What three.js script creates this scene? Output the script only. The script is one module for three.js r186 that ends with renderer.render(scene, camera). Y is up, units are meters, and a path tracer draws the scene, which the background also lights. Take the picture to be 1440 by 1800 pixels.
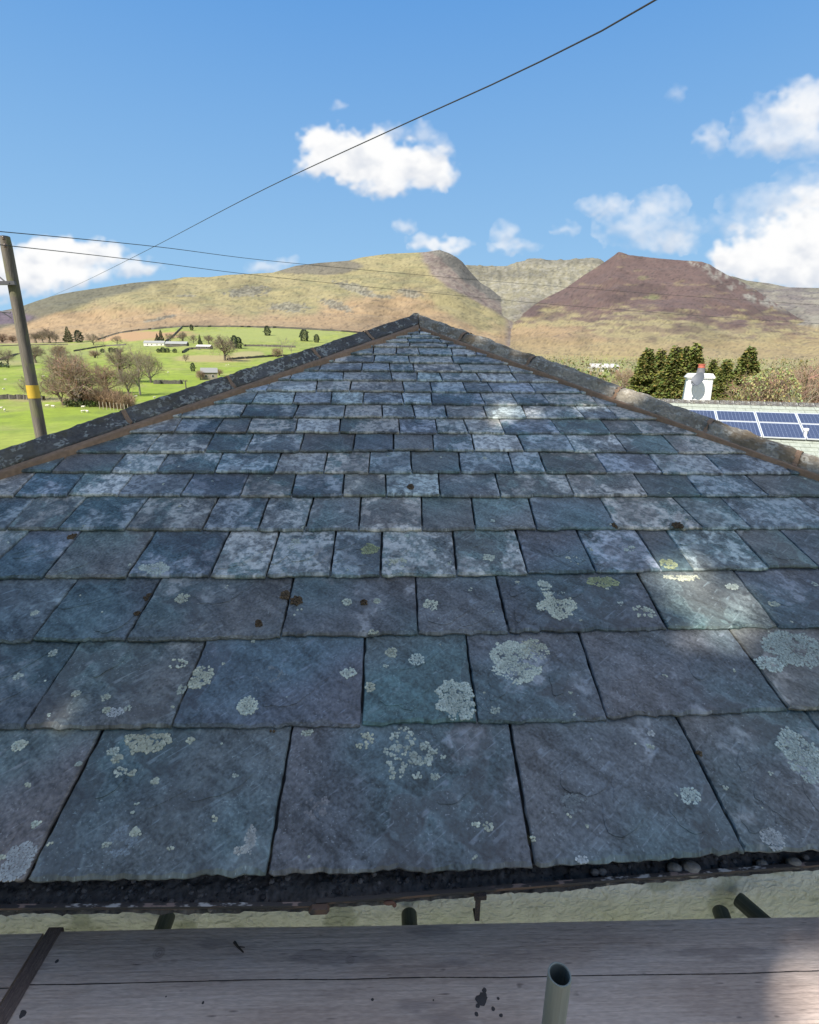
import * as THREE from 'three';
import { mergeGeometries, mergeVertices } from 'three/addons/utils/BufferGeometryUtils.js';
import { MarchingCubes } from 'three/addons/objects/MarchingCubes.js';

// ------------------------------------------------------------------ camera, sky, sun, exposure
const scene = new THREE.Scene();
const CY = 6.2, F = 920, D2R = Math.PI / 180;
const camera = new THREE.PerspectiveCamera(2 * Math.atan(900 / F) / D2R, 0.8, 0.05, 20000);
camera.position.set(0, CY, 0);
camera.rotation.set(-16 * D2R, 0, 0.6 * D2R, 'YXZ');
camera.updateMatrixWorld();
const renderer = new THREE.WebGLRenderer({ antialias: true });
renderer.toneMapping = THREE.LinearToneMapping;
const EXPOSURE = 1.7;
renderer.toneMappingExposure = EXPOSURE;
renderer.shadowMap.enabled = true;

const SUN_AZ = 38 * D2R, SUN_EL = 43 * D2R;                    // behind the viewer, to the left
const SUN = new THREE.Vector3(-Math.sin(SUN_AZ) * Math.cos(SUN_EL), Math.sin(SUN_EL), Math.cos(SUN_AZ) * Math.cos(SUN_EL));
const sun = new THREE.DirectionalLight(new THREE.Color().setRGB(1, 0.94, 0.84), 4.8);
sun.position.copy(SUN).multiplyScalar(60); sun.castShadow = true; sun.name = 'sun_light';
Object.assign(sun.shadow.camera, { left: -60, right: 60, top: 60, bottom: -60, far: 200 });
scene.add(sun);

// ------------------------------------------------------------------ helpers
function rngOf(seed) { let a = seed >>> 0; return () => { a = (a + 0x6D2B79F5) | 0; let t = Math.imul(a ^ (a >>> 15), 1 | a); t = (t + Math.imul(t ^ (t >>> 7), 61 | t)) ^ t; return ((t ^ (t >>> 14)) >>> 0) / 4294967296; }; }
const clamp = (x, a = 0, b = 1) => x < a ? a : x > b ? b : x;
const lerp = (a, b, t) => a + (b - a) * t;
const smooth = (a, b, x) => { const t = clamp((x - a) / (b - a)); return t * t * (3 - 2 * t); };
const mix3 = (a, b, t) => [a[0] + (b[0] - a[0]) * t, a[1] + (b[1] - a[1]) * t, a[2] + (b[2] - a[2]) * t];
const LAT = new Float32Array(65536); { const r = rngOf(7); for (let i = 0; i < 65536; i++) LAT[i] = r(); }
function vn(x, y, s = 0) {
  const xi = Math.floor(x), yi = Math.floor(y); let fx = x - xi, fy = y - yi;
  fx = fx * fx * (3 - 2 * fx); fy = fy * fy * (3 - 2 * fy);
  const o = s * 7919;
  const h = (a, b) => LAT[((a & 255) + ((b & 255) << 8) + o) & 65535];
  const a = h(xi, yi), b = h(xi + 1, yi), c = h(xi, yi + 1), d = h(xi + 1, yi + 1);
  return a + (b - a) * fx + (c - a) * fy + (a - b - c + d) * fx * fy;
}
function fbm(x, y, oct = 4, s = 0) { let v = 0, a = 0.5, t = 0; for (let i = 0; i < oct; i++) { v += a * vn(x, y, s + i * 3); t += a; x = x * 2.03 + 17.1; y = y * 2.03 - 9.7; a *= 0.5; } return v / t; }
function poly(list, x) {           // piecewise linear through [[x, y], ...]
  if (x <= list[0][0]) return list[0][1];
  for (let i = 1; i < list.length; i++) if (x <= list[i][0]) { const [a, b] = list[i - 1], [c, d] = list[i]; return b + (d - b) * (x - a) / (c - a); }
  return list[list.length - 1][1];
}
const lin = (r, g, b) => new THREE.Color().setRGB(r, g, b);
const used = {};
function numbered(name) { const n = used[name] = (used[name] ?? -1) + 1; return n ? name + '_' + String(n).padStart(3, '0') : name; }
function tag(o, label, category, group) { o.userData.label = label; o.userData.category = category; if (group) o.userData.group = group; return o; }
function base(name, x = 0, y = 0, z = 0, turn = 0) { const g = new THREE.Group(); g.name = numbered(name); g.position.set(x, y, z); g.rotation.y = turn; scene.add(g); return g; }
function shadows(o) { o.castShadow = true; o.receiveShadow = true; return o; }
function part(name, geo, mat, parent) { const m = shadows(new THREE.Mesh(geo, mat)); const k = parent.userData.counts ??= {}; const n = k[name] = (k[name] ?? -1) + 1; m.name = n ? name + '_' + String(n).padStart(3, '0') : name; parent.add(m); return m; }
function whole(name, geo, mat) { const m = shadows(new THREE.Mesh(geo, mat)); m.name = numbered(name); scene.add(m); return m; }
const std = (rgb, rough = 0.85, more = {}) => new THREE.MeshStandardMaterial({ color: lin(...rgb), roughness: rough, metalness: 0, ...more });

// photograph pixel -> ray, and a point of the world -> photograph pixel
const EYE = camera.position.clone(), INV = camera.matrixWorld.clone().invert();
function ray(px, py) { return new THREE.Vector3((px - 720) / F, -(py - 900) / F, -1).applyQuaternion(camera.quaternion).normalize(); }
function proj(x, y, z) { const e = INV.elements; const X = e[0] * x + e[4] * y + e[8] * z + e[12], Y = e[1] * x + e[5] * y + e[9] * z + e[13], Z = e[2] * x + e[6] * y + e[10] * z + e[14]; return Z < -1e-6 ? [720 - F * X / Z, 900 + F * Y / Z] : [1e6, 1e6]; }
const azOf = (d) => Math.atan2(d.x, -d.z), elOf = (d) => d.y / Math.hypot(d.x, d.z);
function onPlane(px, py, p, n) { const d = ray(px, py); return EYE.clone().addScaledVector(d, p.clone().sub(EYE).dot(n) / d.dot(n)); }
const atHeight = (px, py, y) => onPlane(px, py, new THREE.Vector3(0, y, 0), new THREE.Vector3(0, 1, 0));
function atRange(px, py, r) { const d = ray(px, py), h = Math.hypot(d.x, d.z); return EYE.clone().addScaledVector(d, r / h); }

// triangle soup collector
class Soup {
  constructor() { this.p = []; this.c = []; this.uv = []; }
  tri(a, b, c, col, ua, ub, uc) { this.p.push(a[0], a[1], a[2], b[0], b[1], b[2], c[0], c[1], c[2]); if (col) for (let i = 0; i < 3; i++) this.c.push(col[0], col[1], col[2]); if (ua) this.uv.push(...ua, ...ub, ...uc); }
  quad(a, b, c, d, col, ua, ub, uc, ud) { this.tri(a, b, c, col, ua, ub, uc); this.tri(a, c, d, col, ua, uc, ud); }
  geo(smoothIt = false) {
    let g = new THREE.BufferGeometry(); g.setAttribute('position', new THREE.Float32BufferAttribute(this.p, 3));
    if (this.c.length) g.setAttribute('color', new THREE.Float32BufferAttribute(this.c, 3));
    if (this.uv.length) g.setAttribute('uv', new THREE.Float32BufferAttribute(this.uv, 2));
    if (smoothIt) g = mergeVertices(g, 1e-4);
    g.computeVertexNormals(); return g;
  }
}
const boxG = (w, h, d, x = 0, y = 0, z = 0) => new THREE.BoxGeometry(w, h, d).translate(x, y, z);
function tubeBetween(a, b, r, seg = 12, r2 = r) {
  const d = b.clone().sub(a), L = d.length(); const g = new THREE.CylinderGeometry(r2, r, L, seg, 1);
  g.applyQuaternion(new THREE.Quaternion().setFromUnitVectors(new THREE.Vector3(0, 1, 0), d.normalize())); g.translate((a.x + b.x) / 2, (a.y + b.y) / 2, (a.z + b.z) / 2); return g;
}
function texture(size, fn, srgb = true, repeat = THREE.MirroredRepeatWrapping) {      // fn(x, y) in 0..1 -> linear rgb or grey
  const d = new Uint8Array(size * size * 4), enc = (c) => { c = clamp(c); return 255 * (c <= 0.0031308 ? 12.92 * c : 1.055 * Math.pow(c, 1 / 2.4) - 0.055); };
  const lut = new Uint8Array(4097); for (let i = 0; i <= 4096; i++) lut[i] = Math.round(srgb ? enc(i / 4096) : 255 * i / 4096);
  for (let y = 0, k = 0; y < size; y++) for (let x = 0; x < size; x++, k += 4) {
    const v = fn(x / size, y / size);
    if (typeof v === 'number') { d[k] = d[k + 1] = d[k + 2] = lut[(clamp(v) * 4096) | 0]; } else { d[k] = lut[(clamp(v[0]) * 4096) | 0]; d[k + 1] = lut[(clamp(v[1]) * 4096) | 0]; d[k + 2] = lut[(clamp(v[2]) * 4096) | 0]; }
    d[k + 3] = 255;
  }
  const t = new THREE.DataTexture(d, size, size, THREE.RGBAFormat); t.wrapS = t.wrapT = repeat; t.magFilter = THREE.LinearFilter; t.minFilter = THREE.LinearFilter;
  if (srgb) t.colorSpace = THREE.SRGBColorSpace; t.needsUpdate = true; return t;
}

// ------------------------------------------------------------------ sky: computed air and clouds
{
  const W = 4096, H = 2048, data = new Float32Array(W * H * 4);
  // cumulus groups: [centre x, centre y, reach x, reach y, softness, cover] in angles seen from the camera, given as photograph pixels of one window of the sky
  const CL = [
    [580, 258, 50, 40, .25, 1], [575, 290, 48, 26, .3, .95], [632, 262, 60, 40, .25, 1], [660, 292, 88, 44, .25, 1.05], [716, 288, 72, 40, .25, 1], [764, 308, 40, 24, .35, .95], [690, 322, 72, 26, .4, .95], [690, 232, 30, 20, .7, .55], [742, 232, 22, 16, .8, .5], [770, 265, 22, 30, .9, .45], [597, 187, 16, 9, .9, .45],
    [110, 446, 85, 28, .3, 1], [60, 475, 110, 40, .35, 1], [170, 450, 60, 26, .35, .95], [240, 472, 42, 18, .6, .8], [30, 500, 90, 32, .5, .9], [130, 486, 70, 24, .6, .8],
    [1320, 458, 70, 36, .25, 1], [1395, 440, 100, 64, .3, 1.1], [1470, 410, 120, 80, .4, 1], [1400, 482, 150, 34, .4, 1], [1370, 360, 90, 34, 1, .5], [1430, 345, 70, 50, 1, .5], [1300, 400, 60, 26, 1, .45],
    [1370, 225, 70, 50, .7, .72], [1420, 190, 60, 46, .6, .85], [1340, 255, 50, 24, .9, .55], [1250, 248, 24, 28, .8, .65], [1440, 250, 60, 40, .8, .6],
    [1140, 400, 80, 40, .85, .66], [1165, 358, 40, 26, .9, .6], [1180, 428, 46, 18, .7, .7], [1063, 365, 40, 20, .8, .68], [893, 412, 28, 24, .8, .68], [905, 432, 40, 14, .8, .7], [993, 407, 20, 12, .9, .6], [780, 430, 46, 14, .6, .8], [745, 424, 22, 12, .7, .7], [714, 400, 18, 12, .9, .6], [466, 470, 36, 14, .8, .65], [500, 460, 20, 10, .9, .5],
    [1190, 165, 14, 14, 1, .35],
  ];
  // the same kind of sky goes on all round: other windows repeat the clouds in other orders
  const wins = [[0, 1, 0]];
  for (let k = 1; k < 6; k++) wins.push([k * 60 * D2R + 0.1 * Math.sin(k * 5), k % 2 ? -1 : 1, 30 * Math.sin(k * 3.7)]);
  const cp = Math.cos(16 * D2R), sp = Math.sin(16 * D2R), out = new THREE.Vector3();
  for (let j = 0; j < H; j++) {
    const el = ((j + 0.5) / H - 0.5) * Math.PI, ce = Math.cos(el), se = Math.sin(el);
    const e = Math.max(0, el / (Math.PI / 2));
    // air: pale at the horizon, deeper blue up
    const t = Math.pow(clamp(el / 0.62), 0.75);
    const air = mix3([0.43, 0.70, 0.925], [0.08, 0.29, 0.71], t);
    for (let i = 0, k = j * W * 4; i < W; i++, k += 4) {
      let c = air;
      if (se > 0) {
        const a = ((i + 0.5) / W - 0.5) * 2 * Math.PI, x = ce * Math.cos(a), z = ce * Math.sin(a), y = se;
        const az = Math.atan2(x, -z);
        for (let w = 0; w < wins.length; w++) {
          let da = az - wins[w][0]; da -= 2 * Math.PI * Math.round(da / (2 * Math.PI));
          if (w === 0 ? Math.abs(da) > 0.8 : Math.abs(da) > 0.7) continue;
          if (w !== 0 && (Math.abs(az) < 0.80)) continue;
          // direction in that window's frame
          const lx = ce * Math.sin(da) * wins[w][1], lz = ce * Math.cos(da), up = y * cp + lz * sp, fw = lz * cp - y * sp;
          if (fw < 0.2) continue;
          const px = 720 + F * lx / fw, py = 900 - F * up / fw + wins[w][2];
          let px2 = px, py2 = py;
          if (w === 0) { const ca = Math.cos(0.6 * D2R), sa = Math.sin(0.6 * D2R); px2 = 720 + (px - 720) * ca - (py - 900) * -sa * -1; py2 = 900 + (py - 900) * ca + (px - 720) * sa; }
          if (py2 < 130 || py2 > 560) continue;
          const wx = px2 + 26 * (fbm(px2 / 38, py2 / 30, 4, 1) - .5) + 10 * (vn(px2 / 9, py2 / 9, 4) - .5), wy = py2 + 22 * (fbm(px2 / 36, py2 / 30, 4, 9) - .5) + 8 * (vn(px2 / 9, py2 / 9, 14) - .5);
          let dens = 0, low = 0, wsum = 1e-6;
          for (const b of CL) {
            const dx = (wx - b[0]) / b[2], dy = (wy - b[1]) / (wy > b[1] ? b[3] * 0.8 : b[3]), q = dx * dx + dy * dy;
            if (q > 1.7) continue;
            const n = fbm(px2 / 20 + b[0], py2 / 16, 3, 21) - .5;
            const d = b[5] * (b[5] < .8 ? .82 : 1) * smooth(1.06 + b[4] * .6, .92 - b[4] * 1.1, Math.sqrt(q) + n * (0.45 + b[4] * 1.0));
            dens = 1 - (1 - dens) * (1 - Math.min(1, d)); const ww = Math.max(0, 1.5 - q); low += ww * (dy * .5 + .5); wsum += ww;
          }
          if (dens > 0) {
            low /= wsum; const n = fbm(px2 / 30, py2 / 22, 4, 31);
            const g = clamp(smooth(.35, 1.0, low + (n - .5) * .9) * .8), cc = mix3([1.0, 1.0, 1.0], [.66, .71, .80], g);
            c = mix3(c, cc, clamp(dens));
          }
        }
      }
      if (se > .1) {                       // unseen broken cumulus added overhead and behind, to whiten the blue shade
        const a = ((i + 0.5) / W - 0.5) * 2 * Math.PI, x = ce * Math.cos(a), z = ce * Math.sin(a), az = Math.abs(Math.atan2(x, -z));
        const m = Math.max(smooth(.62, .85, el), smooth(.95, 1.35, az));
        if (m > 0) { const q = 1.5 / (se + .12), n = fbm(x * q + 40, z * q + 40, 6, 45), d = smooth(.485, .60, n) * m * .95; if (d > 0) { const g = smooth(.55, .75, n) * .35; c = mix3(c, mix3([1, 1, 1], [.70, .74, .80], g), d); } }
      }
      data[k] = c[0] / EXPOSURE; data[k + 1] = c[1] / EXPOSURE; data[k + 2] = c[2] / EXPOSURE; data[k + 3] = 1;
    }
  }
  const sky = new THREE.DataTexture(data, W, H, THREE.RGBAFormat, THREE.FloatType);
  sky.mapping = THREE.EquirectangularReflectionMapping; sky.magFilter = THREE.LinearFilter; sky.needsUpdate = true;
  scene.background = sky; scene.environment = sky;
}

// ------------------------------------------------------------------ terrain: one sheet, fields then fells
const pxAz = (px, py) => azOf(ray(px, py)), pxEl = (px, py) => elOf(ray(px, py));
const ridge = (list) => list.map(([x, y]) => [pxAz(x, y), pxEl(x, y)]);
const LEFTV = [[0, -6.2], [14, -6.25], [50, -8.3], [90, -9.3], [140, -9.0], [200, -7.2], [260, -4.8], [400, 2.5], [600, 17], [800, 33], [1000, 55]];
const RIGHTV = [[0, -6.2], [30, -6.2], [80, -6.0], [200, -4.6], [500, 0], [800, 7], [1000, 16]];
const BACKV = [[0, -6.2], [60, -6.2], [200, -5], [500, 4], [1000, 40]];
const azA = pxAz(560, 600), azB = pxAz(960, 620);
const FOOT = [[-300, 618], [0, 604], [120, 601], [185, 596], [215, 586], [260, 580], [320, 574], [480, 576], [600, 582], [760, 604], [880, 614], [960, 624], [1440, 634], [1700, 640]].map(([x, y]) => [pxAz(x, y), pxEl(x, y)]);
const baseEl = (az) => poly(FOOT, az);                       // where the fields give way to the fell
function valley(az, r) {
  const aa = Math.abs(az), l = poly(LEFTV, r), rt = poly(RIGHTV, r); let f = lerp(l, rt, smooth(azA, azB, az));
  if (r > 250) f += (baseEl(az) * 1000 - lerp(55, 16, smooth(azA, azB, az))) * smooth(250, 1000, r);
  return lerp(f, poly(BACKV, r), smooth(1.0, 1.7, aa)) + (r > 25 ? 0.5 * smooth(25, 200, r) * (fbm(Math.sin(az) * r / 60, Math.cos(az) * r / 60, 3, 5) - .5) * Math.min(6, r / 60) : 0);
}
const RA = ridge([[-420, 640], [-260, 575], [-120, 556], [0, 547], [33, 540], [67, 528], [100, 518], [133, 512], [167, 507], [200, 502], [233, 497], [277, 493], [300, 492], [323, 487], [367, 487], [400, 483], [480, 479], [520, 467], [560, 462], [613, 458], [637, 452], [680, 446], [747, 443], [773, 439], [790, 445], [803, 452], [813, 460], [827, 478], [845, 497], [862, 507], [880, 522], [895, 540], [908, 557], [925, 585], [940, 600]]);
const RB = ridge([[700, 520], [780, 470], [820, 466], [863, 467], [893, 467], [910, 460], [940, 454], [960, 456], [985, 457], [1010, 455], [1043, 452], [1060, 460], [1100, 480], [1180, 520]]);
const RC = ridge([[880, 592], [900, 566], [915, 555], [940, 535], [960, 523], [993, 507], [1027, 483], [1060, 462], [1080, 448], [1087, 442], [1094, 443], [1104, 447], [1117, 449], [1173, 455], [1233, 459], [1248, 464], [1260, 472], [1280, 483], [1320, 503], [1360, 530], [1403, 558], [1440, 572], [1520, 596], [1600, 615]]);
const RD = ridge([[1180, 500], [1287, 485], [1313, 493], [1353, 498], [1387, 505], [1440, 506], [1560, 498], [1700, 515], [1900, 540], [2300, 590]]);
const LAYERS = [[RA, 1000, 3000, 1.0], [RB, 2300, 4100, 0.9], [RC, 1000, 2500, 0.95], [RD, 2300, 3900, 0.9]];
function hillHeight(az, r) {            // [height above the eye, layer]
  let best = -1e9, which = -1, share = 0;
  const X = Math.sin(az) * r, Z = Math.cos(az) * r;
  for (let i = 0; i < 4; i++) {
    const [list, r0, r1, p] = LAYERS[i]; if (az < list[0][0] || az > list[list.length - 1][0]) continue;
    const e1 = poly(list, az), e0 = baseEl(az) + (r0 > 2000 ? 0.05 : 0); if (e1 <= e0) continue;
    const s = (r - r0) / (r1 - r0); if (s < 0) continue;
    let h;
    if (s <= 1) { const el = e0 + (e1 - e0) * Math.pow(s, p); h = el * r; const k = Math.min(1, (e1 - e0) / .06) * s * (1 - s) * 4; h += k * (52 * (fbm(X / 420, Z / 420, 5, 11) - .5) + 40 * (Math.abs(fbm(X / 300 + 9, Z / 300, 4, 3) - .5) * 2 - .3)) + (e1 - e0) * (i === 1 ? 330 : 18) * (fbm(az * (i === 1 ? 95 : 160), r / (i === 1 ? 600 : 260), 4, 8) - .5) * smooth(.3, 1, s); }
    else h = e1 * r1 - (r - r1) * .3;
    if (h > best) { best = h; which = i; share = s; }
  }
  return [best, which, share];
}
const BACKH = (az, r) => 60 + 150 * smooth(1200, 3200, r) * (0.4 + fbm(az * 2 + 5, 1.5, 3, 2));
function heightAt(az, r) {
  if (r <= 1000) return [valley(az, r), -1, 0];
  const v = valley(az, 1000) * r / 1000 * 1.0, front = smooth(1.5, 1.1, Math.abs(az));
  const back = lerp(BACKH(az, r), -1e3, smooth(1.2, .95, Math.abs(az)));
  const h = hillHeight(az, r); const plain = Math.min(v, valley(az, 1000) + 40 + 0 * front);
  if (h[0] > plain && h[0] > back) return h;
  return [Math.max(plain, Math.min(back, plain + (r - 1000) * .15)), -1, 0];
}
function groundY(x, z) { const r = Math.hypot(x, z); return CY + heightAt(Math.atan2(x, -z), r)[0]; }
function ground(px, py) {               // the point of the ground seen at that pixel
  const d = ray(px, py), h = Math.hypot(d.x, d.z), az = azOf(d), el = elOf(d);
  for (let r = 12; r < 3000; r *= 1.004) if (heightAt(az, r)[0] / r >= el) return new THREE.Vector3(d.x / h * r, CY + heightAt(az, r)[0], d.z / h * r);
  return new THREE.Vector3(d.x / h * 900, groundY(d.x / h * 900, d.z / h * 900), d.z / h * 900);
}
const ell = (px, py, x, y, a, b, s = 0) => { const dx = px - x, dy = py - y - s * dx; return Math.hypot(dx / a, dy / b); };
function coverField(px, py, az, r, X, Z) {
  if (r < 34) { const q = fbm(X * 1.3, Z * 1.3, 4, 3), y = mix3([.24, .225, .20], [.34, .32, .29], q); if (r < 26 || Math.abs(az) > 1.2) return y; }
  const n = fbm(X / 30, Z / 30, 4, 2), n2 = fbm(X / 6, Z / 6, 4, 6), far = smooth(150, 700, r);
  const n3 = fbm(X / 2.2, Z / 2.2, 3, 19); let c = mix3([.185, .245, .016], [.20, .225, .055], far);
  c = mix3(c, [.235, .265, .045], smooth(.42, .7, n) * .7);
  c = mix3(c, [.125, .17, .022], smooth(.48, .72, n2) * .6); c = mix3(c, [.25, .235, .09], smooth(.58, .72, fbm(X / 14 + 7, Z / 14, 4, 15)) * .45); c = c.map((v) => v * (.8 + .4 * n3));
  if (Math.abs(az) < 1) {
    const w = (n - .5) * 1.2;
    c = mix3(c, [.225, .25, .07], smooth(1.15, .8, ell(px, py, 470, 588, 120, 12) + w) * .8);
    c = mix3(c, [.30, .235, .11], smooth(1.2, .75, ell(px, py, 370, 631, 66, 6.5) + w * .8) * .85);
    c = mix3(c, [.29, .24, .12], smooth(1.2, .75, ell(px, py, 435, 622, 26, 4) + w * .8) * .75);
    c = mix3(c, [.28, .24, .11], smooth(1.2, .75, ell(px, py, 30, 637, 34, 4) + w) * .7);
    c = mix3(c, [.18, .20, .06], smooth(1.2, .7, ell(px, py, 60, 622, 120, 14) + w) * .55);
    c = mix3(c, [.26, .235, .11], smooth(1.2, .7, ell(px, py, 60, 604, 90, 4) + w) * .6);
    c = mix3(c, [.31, .19, .10], smooth(1.25, .8, ell(px, py, 215, 590, 105, 9) + w) * .95);
    c = mix3(c, [.27, .21, .12], smooth(1.2, .7, ell(px, py, 70, 702, 70, 5) + w) * .7);
    const rt = smooth(.02, .25, az) * smooth(120, 350, r);
    c = mix3(c, mix3([.23, .215, .085], [.20, .23, .06], smooth(.4, .65, n)), rt * .9);
    c = mix3(c, [.30, .21, .105], rt * smooth(560, 950, r) * .6);
  }
  return c;
}
function coverHill(layer, px, py, az, r, X, Z, s) {
  const st = fbm(px / 26, py / 5, 5, 4), bl = fbm(px / 34, py / 17, 5, 13), fine = fbm(px / 5, py / 2.6, 3, 17), w = (bl - .5) * 40;
  const grass = mix3([.24, .205, .095], [.28, .24, .125], bl), olive = [.195, .18, .09], bracken = mix3([.275, .185, .10], [.31, .225, .125], st), heather = mix3([.098, .062, .056], [.125, .082, .07], st), grey = mix3([.20, .19, .165], [.30, .285, .25], fine), dark = [.06, .06, .045];
  let c;
  if (layer === 0) {
    const yb = poly([[0, 548], [100, 543], [200, 540], [330, 545], [420, 552], [520, 556], [600, 536], [690, 512], [760, 530], [800, 560], [850, 575], [900, 590]], px);
    c = mix3(grass, olive, smooth(.45, .7, st) * .8);
    c = mix3(c, bracken, smooth(-16, 16, py - yb + w));
    c = mix3(c, grass, smooth(1.2, .7, ell(px, py, 800, 540, 60, 16, .6) + (bl - .5)) * .9);
    const top = poly([[0, 547], [67, 528], [133, 512], [200, 502], [277, 493], [320, 487]], px);
    const band = poly([[0, 30], [60, 34], [150, 24], [230, 12], [280, 4], [300, 0]], px);
    if (px < 310) c = mix3(c, [.105, .10, .068], smooth(band + 5, band - 5, py - top + w * .3) * .9);
    c = mix3(c, [.105, .08, .10], smooth(1.2, .8, ell(px, py, -30, 558, 90, 12) + (bl - .5) * .6));
    c = mix3(c, [.135, .12, .09], smooth(1.15, .8, ell(px, py, 560, 470, 78, 13, -.05) + (bl - .5) * .8) * .9);  // cloud shadow on the upper knob, painted dark into the land colour
    // scree and crag of the eastern spur; rock colour carries some painted shade
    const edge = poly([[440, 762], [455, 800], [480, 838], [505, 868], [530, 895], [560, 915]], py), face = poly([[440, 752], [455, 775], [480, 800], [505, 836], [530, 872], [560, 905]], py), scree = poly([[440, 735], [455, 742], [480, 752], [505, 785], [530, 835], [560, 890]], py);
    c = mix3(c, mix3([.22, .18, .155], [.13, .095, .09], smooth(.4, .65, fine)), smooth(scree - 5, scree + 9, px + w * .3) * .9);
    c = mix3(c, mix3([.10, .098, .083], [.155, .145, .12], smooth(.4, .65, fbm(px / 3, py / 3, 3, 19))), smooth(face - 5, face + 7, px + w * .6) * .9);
    for (const [x, y, a, b, sl] of [[505, 540, 34, 8, 0], [592, 537, 28, 8, .35], [435, 512, 36, 9, -.1], [627, 508, 38, 8, .3], [280, 560, 30, 3, -.2], [720, 515, 20, 7, .2], [660, 520, 30, 3, .1], [330, 520, 16, 2, 0]]) {
      const q = smooth(1.2, .8, ell(px, py, x, y, a, b, sl) + (fine - .5) * 1.3);
      if (q > 0) c = mix3(c, mix3([.09, .085, .065], [.23, .215, .165], smooth(.3, .7, fbm(px / 2.2, py / 2.6, 3, 23))), q * .8);
    }
  } else if (layer === 1) {
    c = mix3([.20, .185, .12], [.26, .235, .16], st); c = mix3(c, grey, smooth(.4, .75, fine) * .5); c = mix3(c, [.13, .125, .10], smooth(.48, .75, fbm(px / 4, py / 10, 5, 29)) * .6); c = mix3(c, [.11, .105, .09], smooth(472, 458, py) * smooth(895, 925, px) * .5);
    c = mix3(c, [.10, .085, .085], smooth(895, 930, px + w) * smooth(520, 550, py + w) * .6);
  } else if (layer === 2) {
    const yb = poly([[880, 566], [960, 540], [1040, 554], [1110, 548], [1200, 556], [1300, 568], [1400, 574], [1500, 585]], px);
    const low = smooth(-15, 18, py - yb + (st - .5) * 90);
    c = mix3(heather, [.21, .165, .085], smooth(.62, .82, st + (py - 500) * .0010) * .6);
    c = mix3(c, mix3(mix3(grass, heather, smooth(.44, .62, fbm(px / 26, py / 5, 4, 37)) * .85), [.26, .215, .115], bl * .7), low);
    c = mix3(c, bracken, smooth(1.2, .6, ell(px, py, 950, 596, 110, 24) + (bl - .5)) * .9);
    c = mix3(c, [.29, .22, .105], smooth(585, 612, py + w * .6) * .7);
    const rocky = smooth(1.2, .6, ell(px, py, 1300, 500, 105, 18, .52) + (bl - .5) * .8);
    c = mix3(c, grey, rocky * smooth(.42, .66, fbm(px / 6, py / 9, 4, 41)) * .9);
    c = mix3(c, [.17, .15, .075], smooth(1.2, .5, ell(px, py, 1130, 488, 10, 4) + (fine - .5)) * .7);
    c = mix3(c, [.19, .19, .085], smooth(1.2, .5, ell(px, py, 1147, 523, 14, 5) + (fine - .5)) * .8);
    c = mix3(c, [.06, .05, .045], smooth(.66, .78, fine) * .5);
  } else { c = mix3([.17, .15, .13], [.215, .20, .16], smooth(.4, .7, bl)); c = mix3(c, [.235, .22, .15], smooth(514, 494, py + w * .3) * smooth(1410, 1340, px)); c = mix3(c, [.115, .098, .10], smooth(.5, .66, st) * .6); }
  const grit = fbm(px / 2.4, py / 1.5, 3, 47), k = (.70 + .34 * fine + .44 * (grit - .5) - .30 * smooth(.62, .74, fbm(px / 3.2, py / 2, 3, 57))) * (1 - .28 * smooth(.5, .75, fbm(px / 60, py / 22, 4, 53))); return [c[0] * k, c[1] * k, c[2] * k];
}
const noiseGrain = texture(512, (x, y) => { const a = .62 + .38 * fbm(x * 24, y * 24, 5, 3); return [a, a, a]; });
const landMat = new THREE.MeshStandardMaterial({ vertexColors: true, roughness: 1, map: noiseGrain });
function sheet(name, rs, label) {
  const azs = []; for (let a = -180; a < -52; a += 4) azs.push(a * D2R); for (let a = -52; a < 52; a += .13) azs.push(a * D2R); for (let a = 52; a <= 180.01; a += 4) azs.push(Math.min(a, 180) * D2R);
  if (azs[azs.length - 1] < Math.PI) azs.push(Math.PI);
  const n = azs.length, m = rs.length, pos = new Float32Array(n * m * 3), col = new Float32Array(n * m * 3), uv = new Float32Array(n * m * 2), idx = [];
  for (let j = 0; j < m; j++) for (let i = 0; i < n; i++) {
    const az = azs[i], r = rs[j], k = j * n + i, [h, L, s] = heightAt(az, r), X = Math.sin(az) * r, Z = -Math.cos(az) * r;
    pos[k * 3] = X; pos[k * 3 + 1] = CY + h; pos[k * 3 + 2] = Z; uv[k * 2] = X / 9; uv[k * 2 + 1] = Z / 9;
    const [px, py] = Math.abs(az) < 1.1 ? proj(X, CY + h, Z) : [-3000, 620];
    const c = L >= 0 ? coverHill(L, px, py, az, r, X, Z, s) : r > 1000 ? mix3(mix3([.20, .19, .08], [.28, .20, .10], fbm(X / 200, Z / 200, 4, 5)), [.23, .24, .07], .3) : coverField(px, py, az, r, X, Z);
    col.set(c.map((v) => v * 1.25), k * 3);
    if (j && i) { const a = k, b = k - 1, c2 = k - n - 1, d = k - n; idx.push(a, b, c2, a, c2, d); }
  }
  const g = new THREE.BufferGeometry(); g.setAttribute('position', new THREE.BufferAttribute(pos, 3)); g.setAttribute('color', new THREE.BufferAttribute(col, 3)); g.setAttribute('uv', new THREE.BufferAttribute(uv, 2)); g.setIndex(idx); g.computeVertexNormals();
  const o = whole(name, g, landMat); o.userData.kind = 'structure'; o.userData.label = label; return o;
}
{
  const near = [0.05]; for (let r = 3; r < 1000; r *= 1.022) near.push(r); near.push(1000);
  sheet('ground', near, 'green grazing fields of the valley floor');
  const far = [1000]; for (let r = 1012; r < 4300; r += 13) far.push(r); far.push(4800, 6500);
  sheet('hills', far, 'grass, bracken and heather covered fells above the fields');
}

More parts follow.
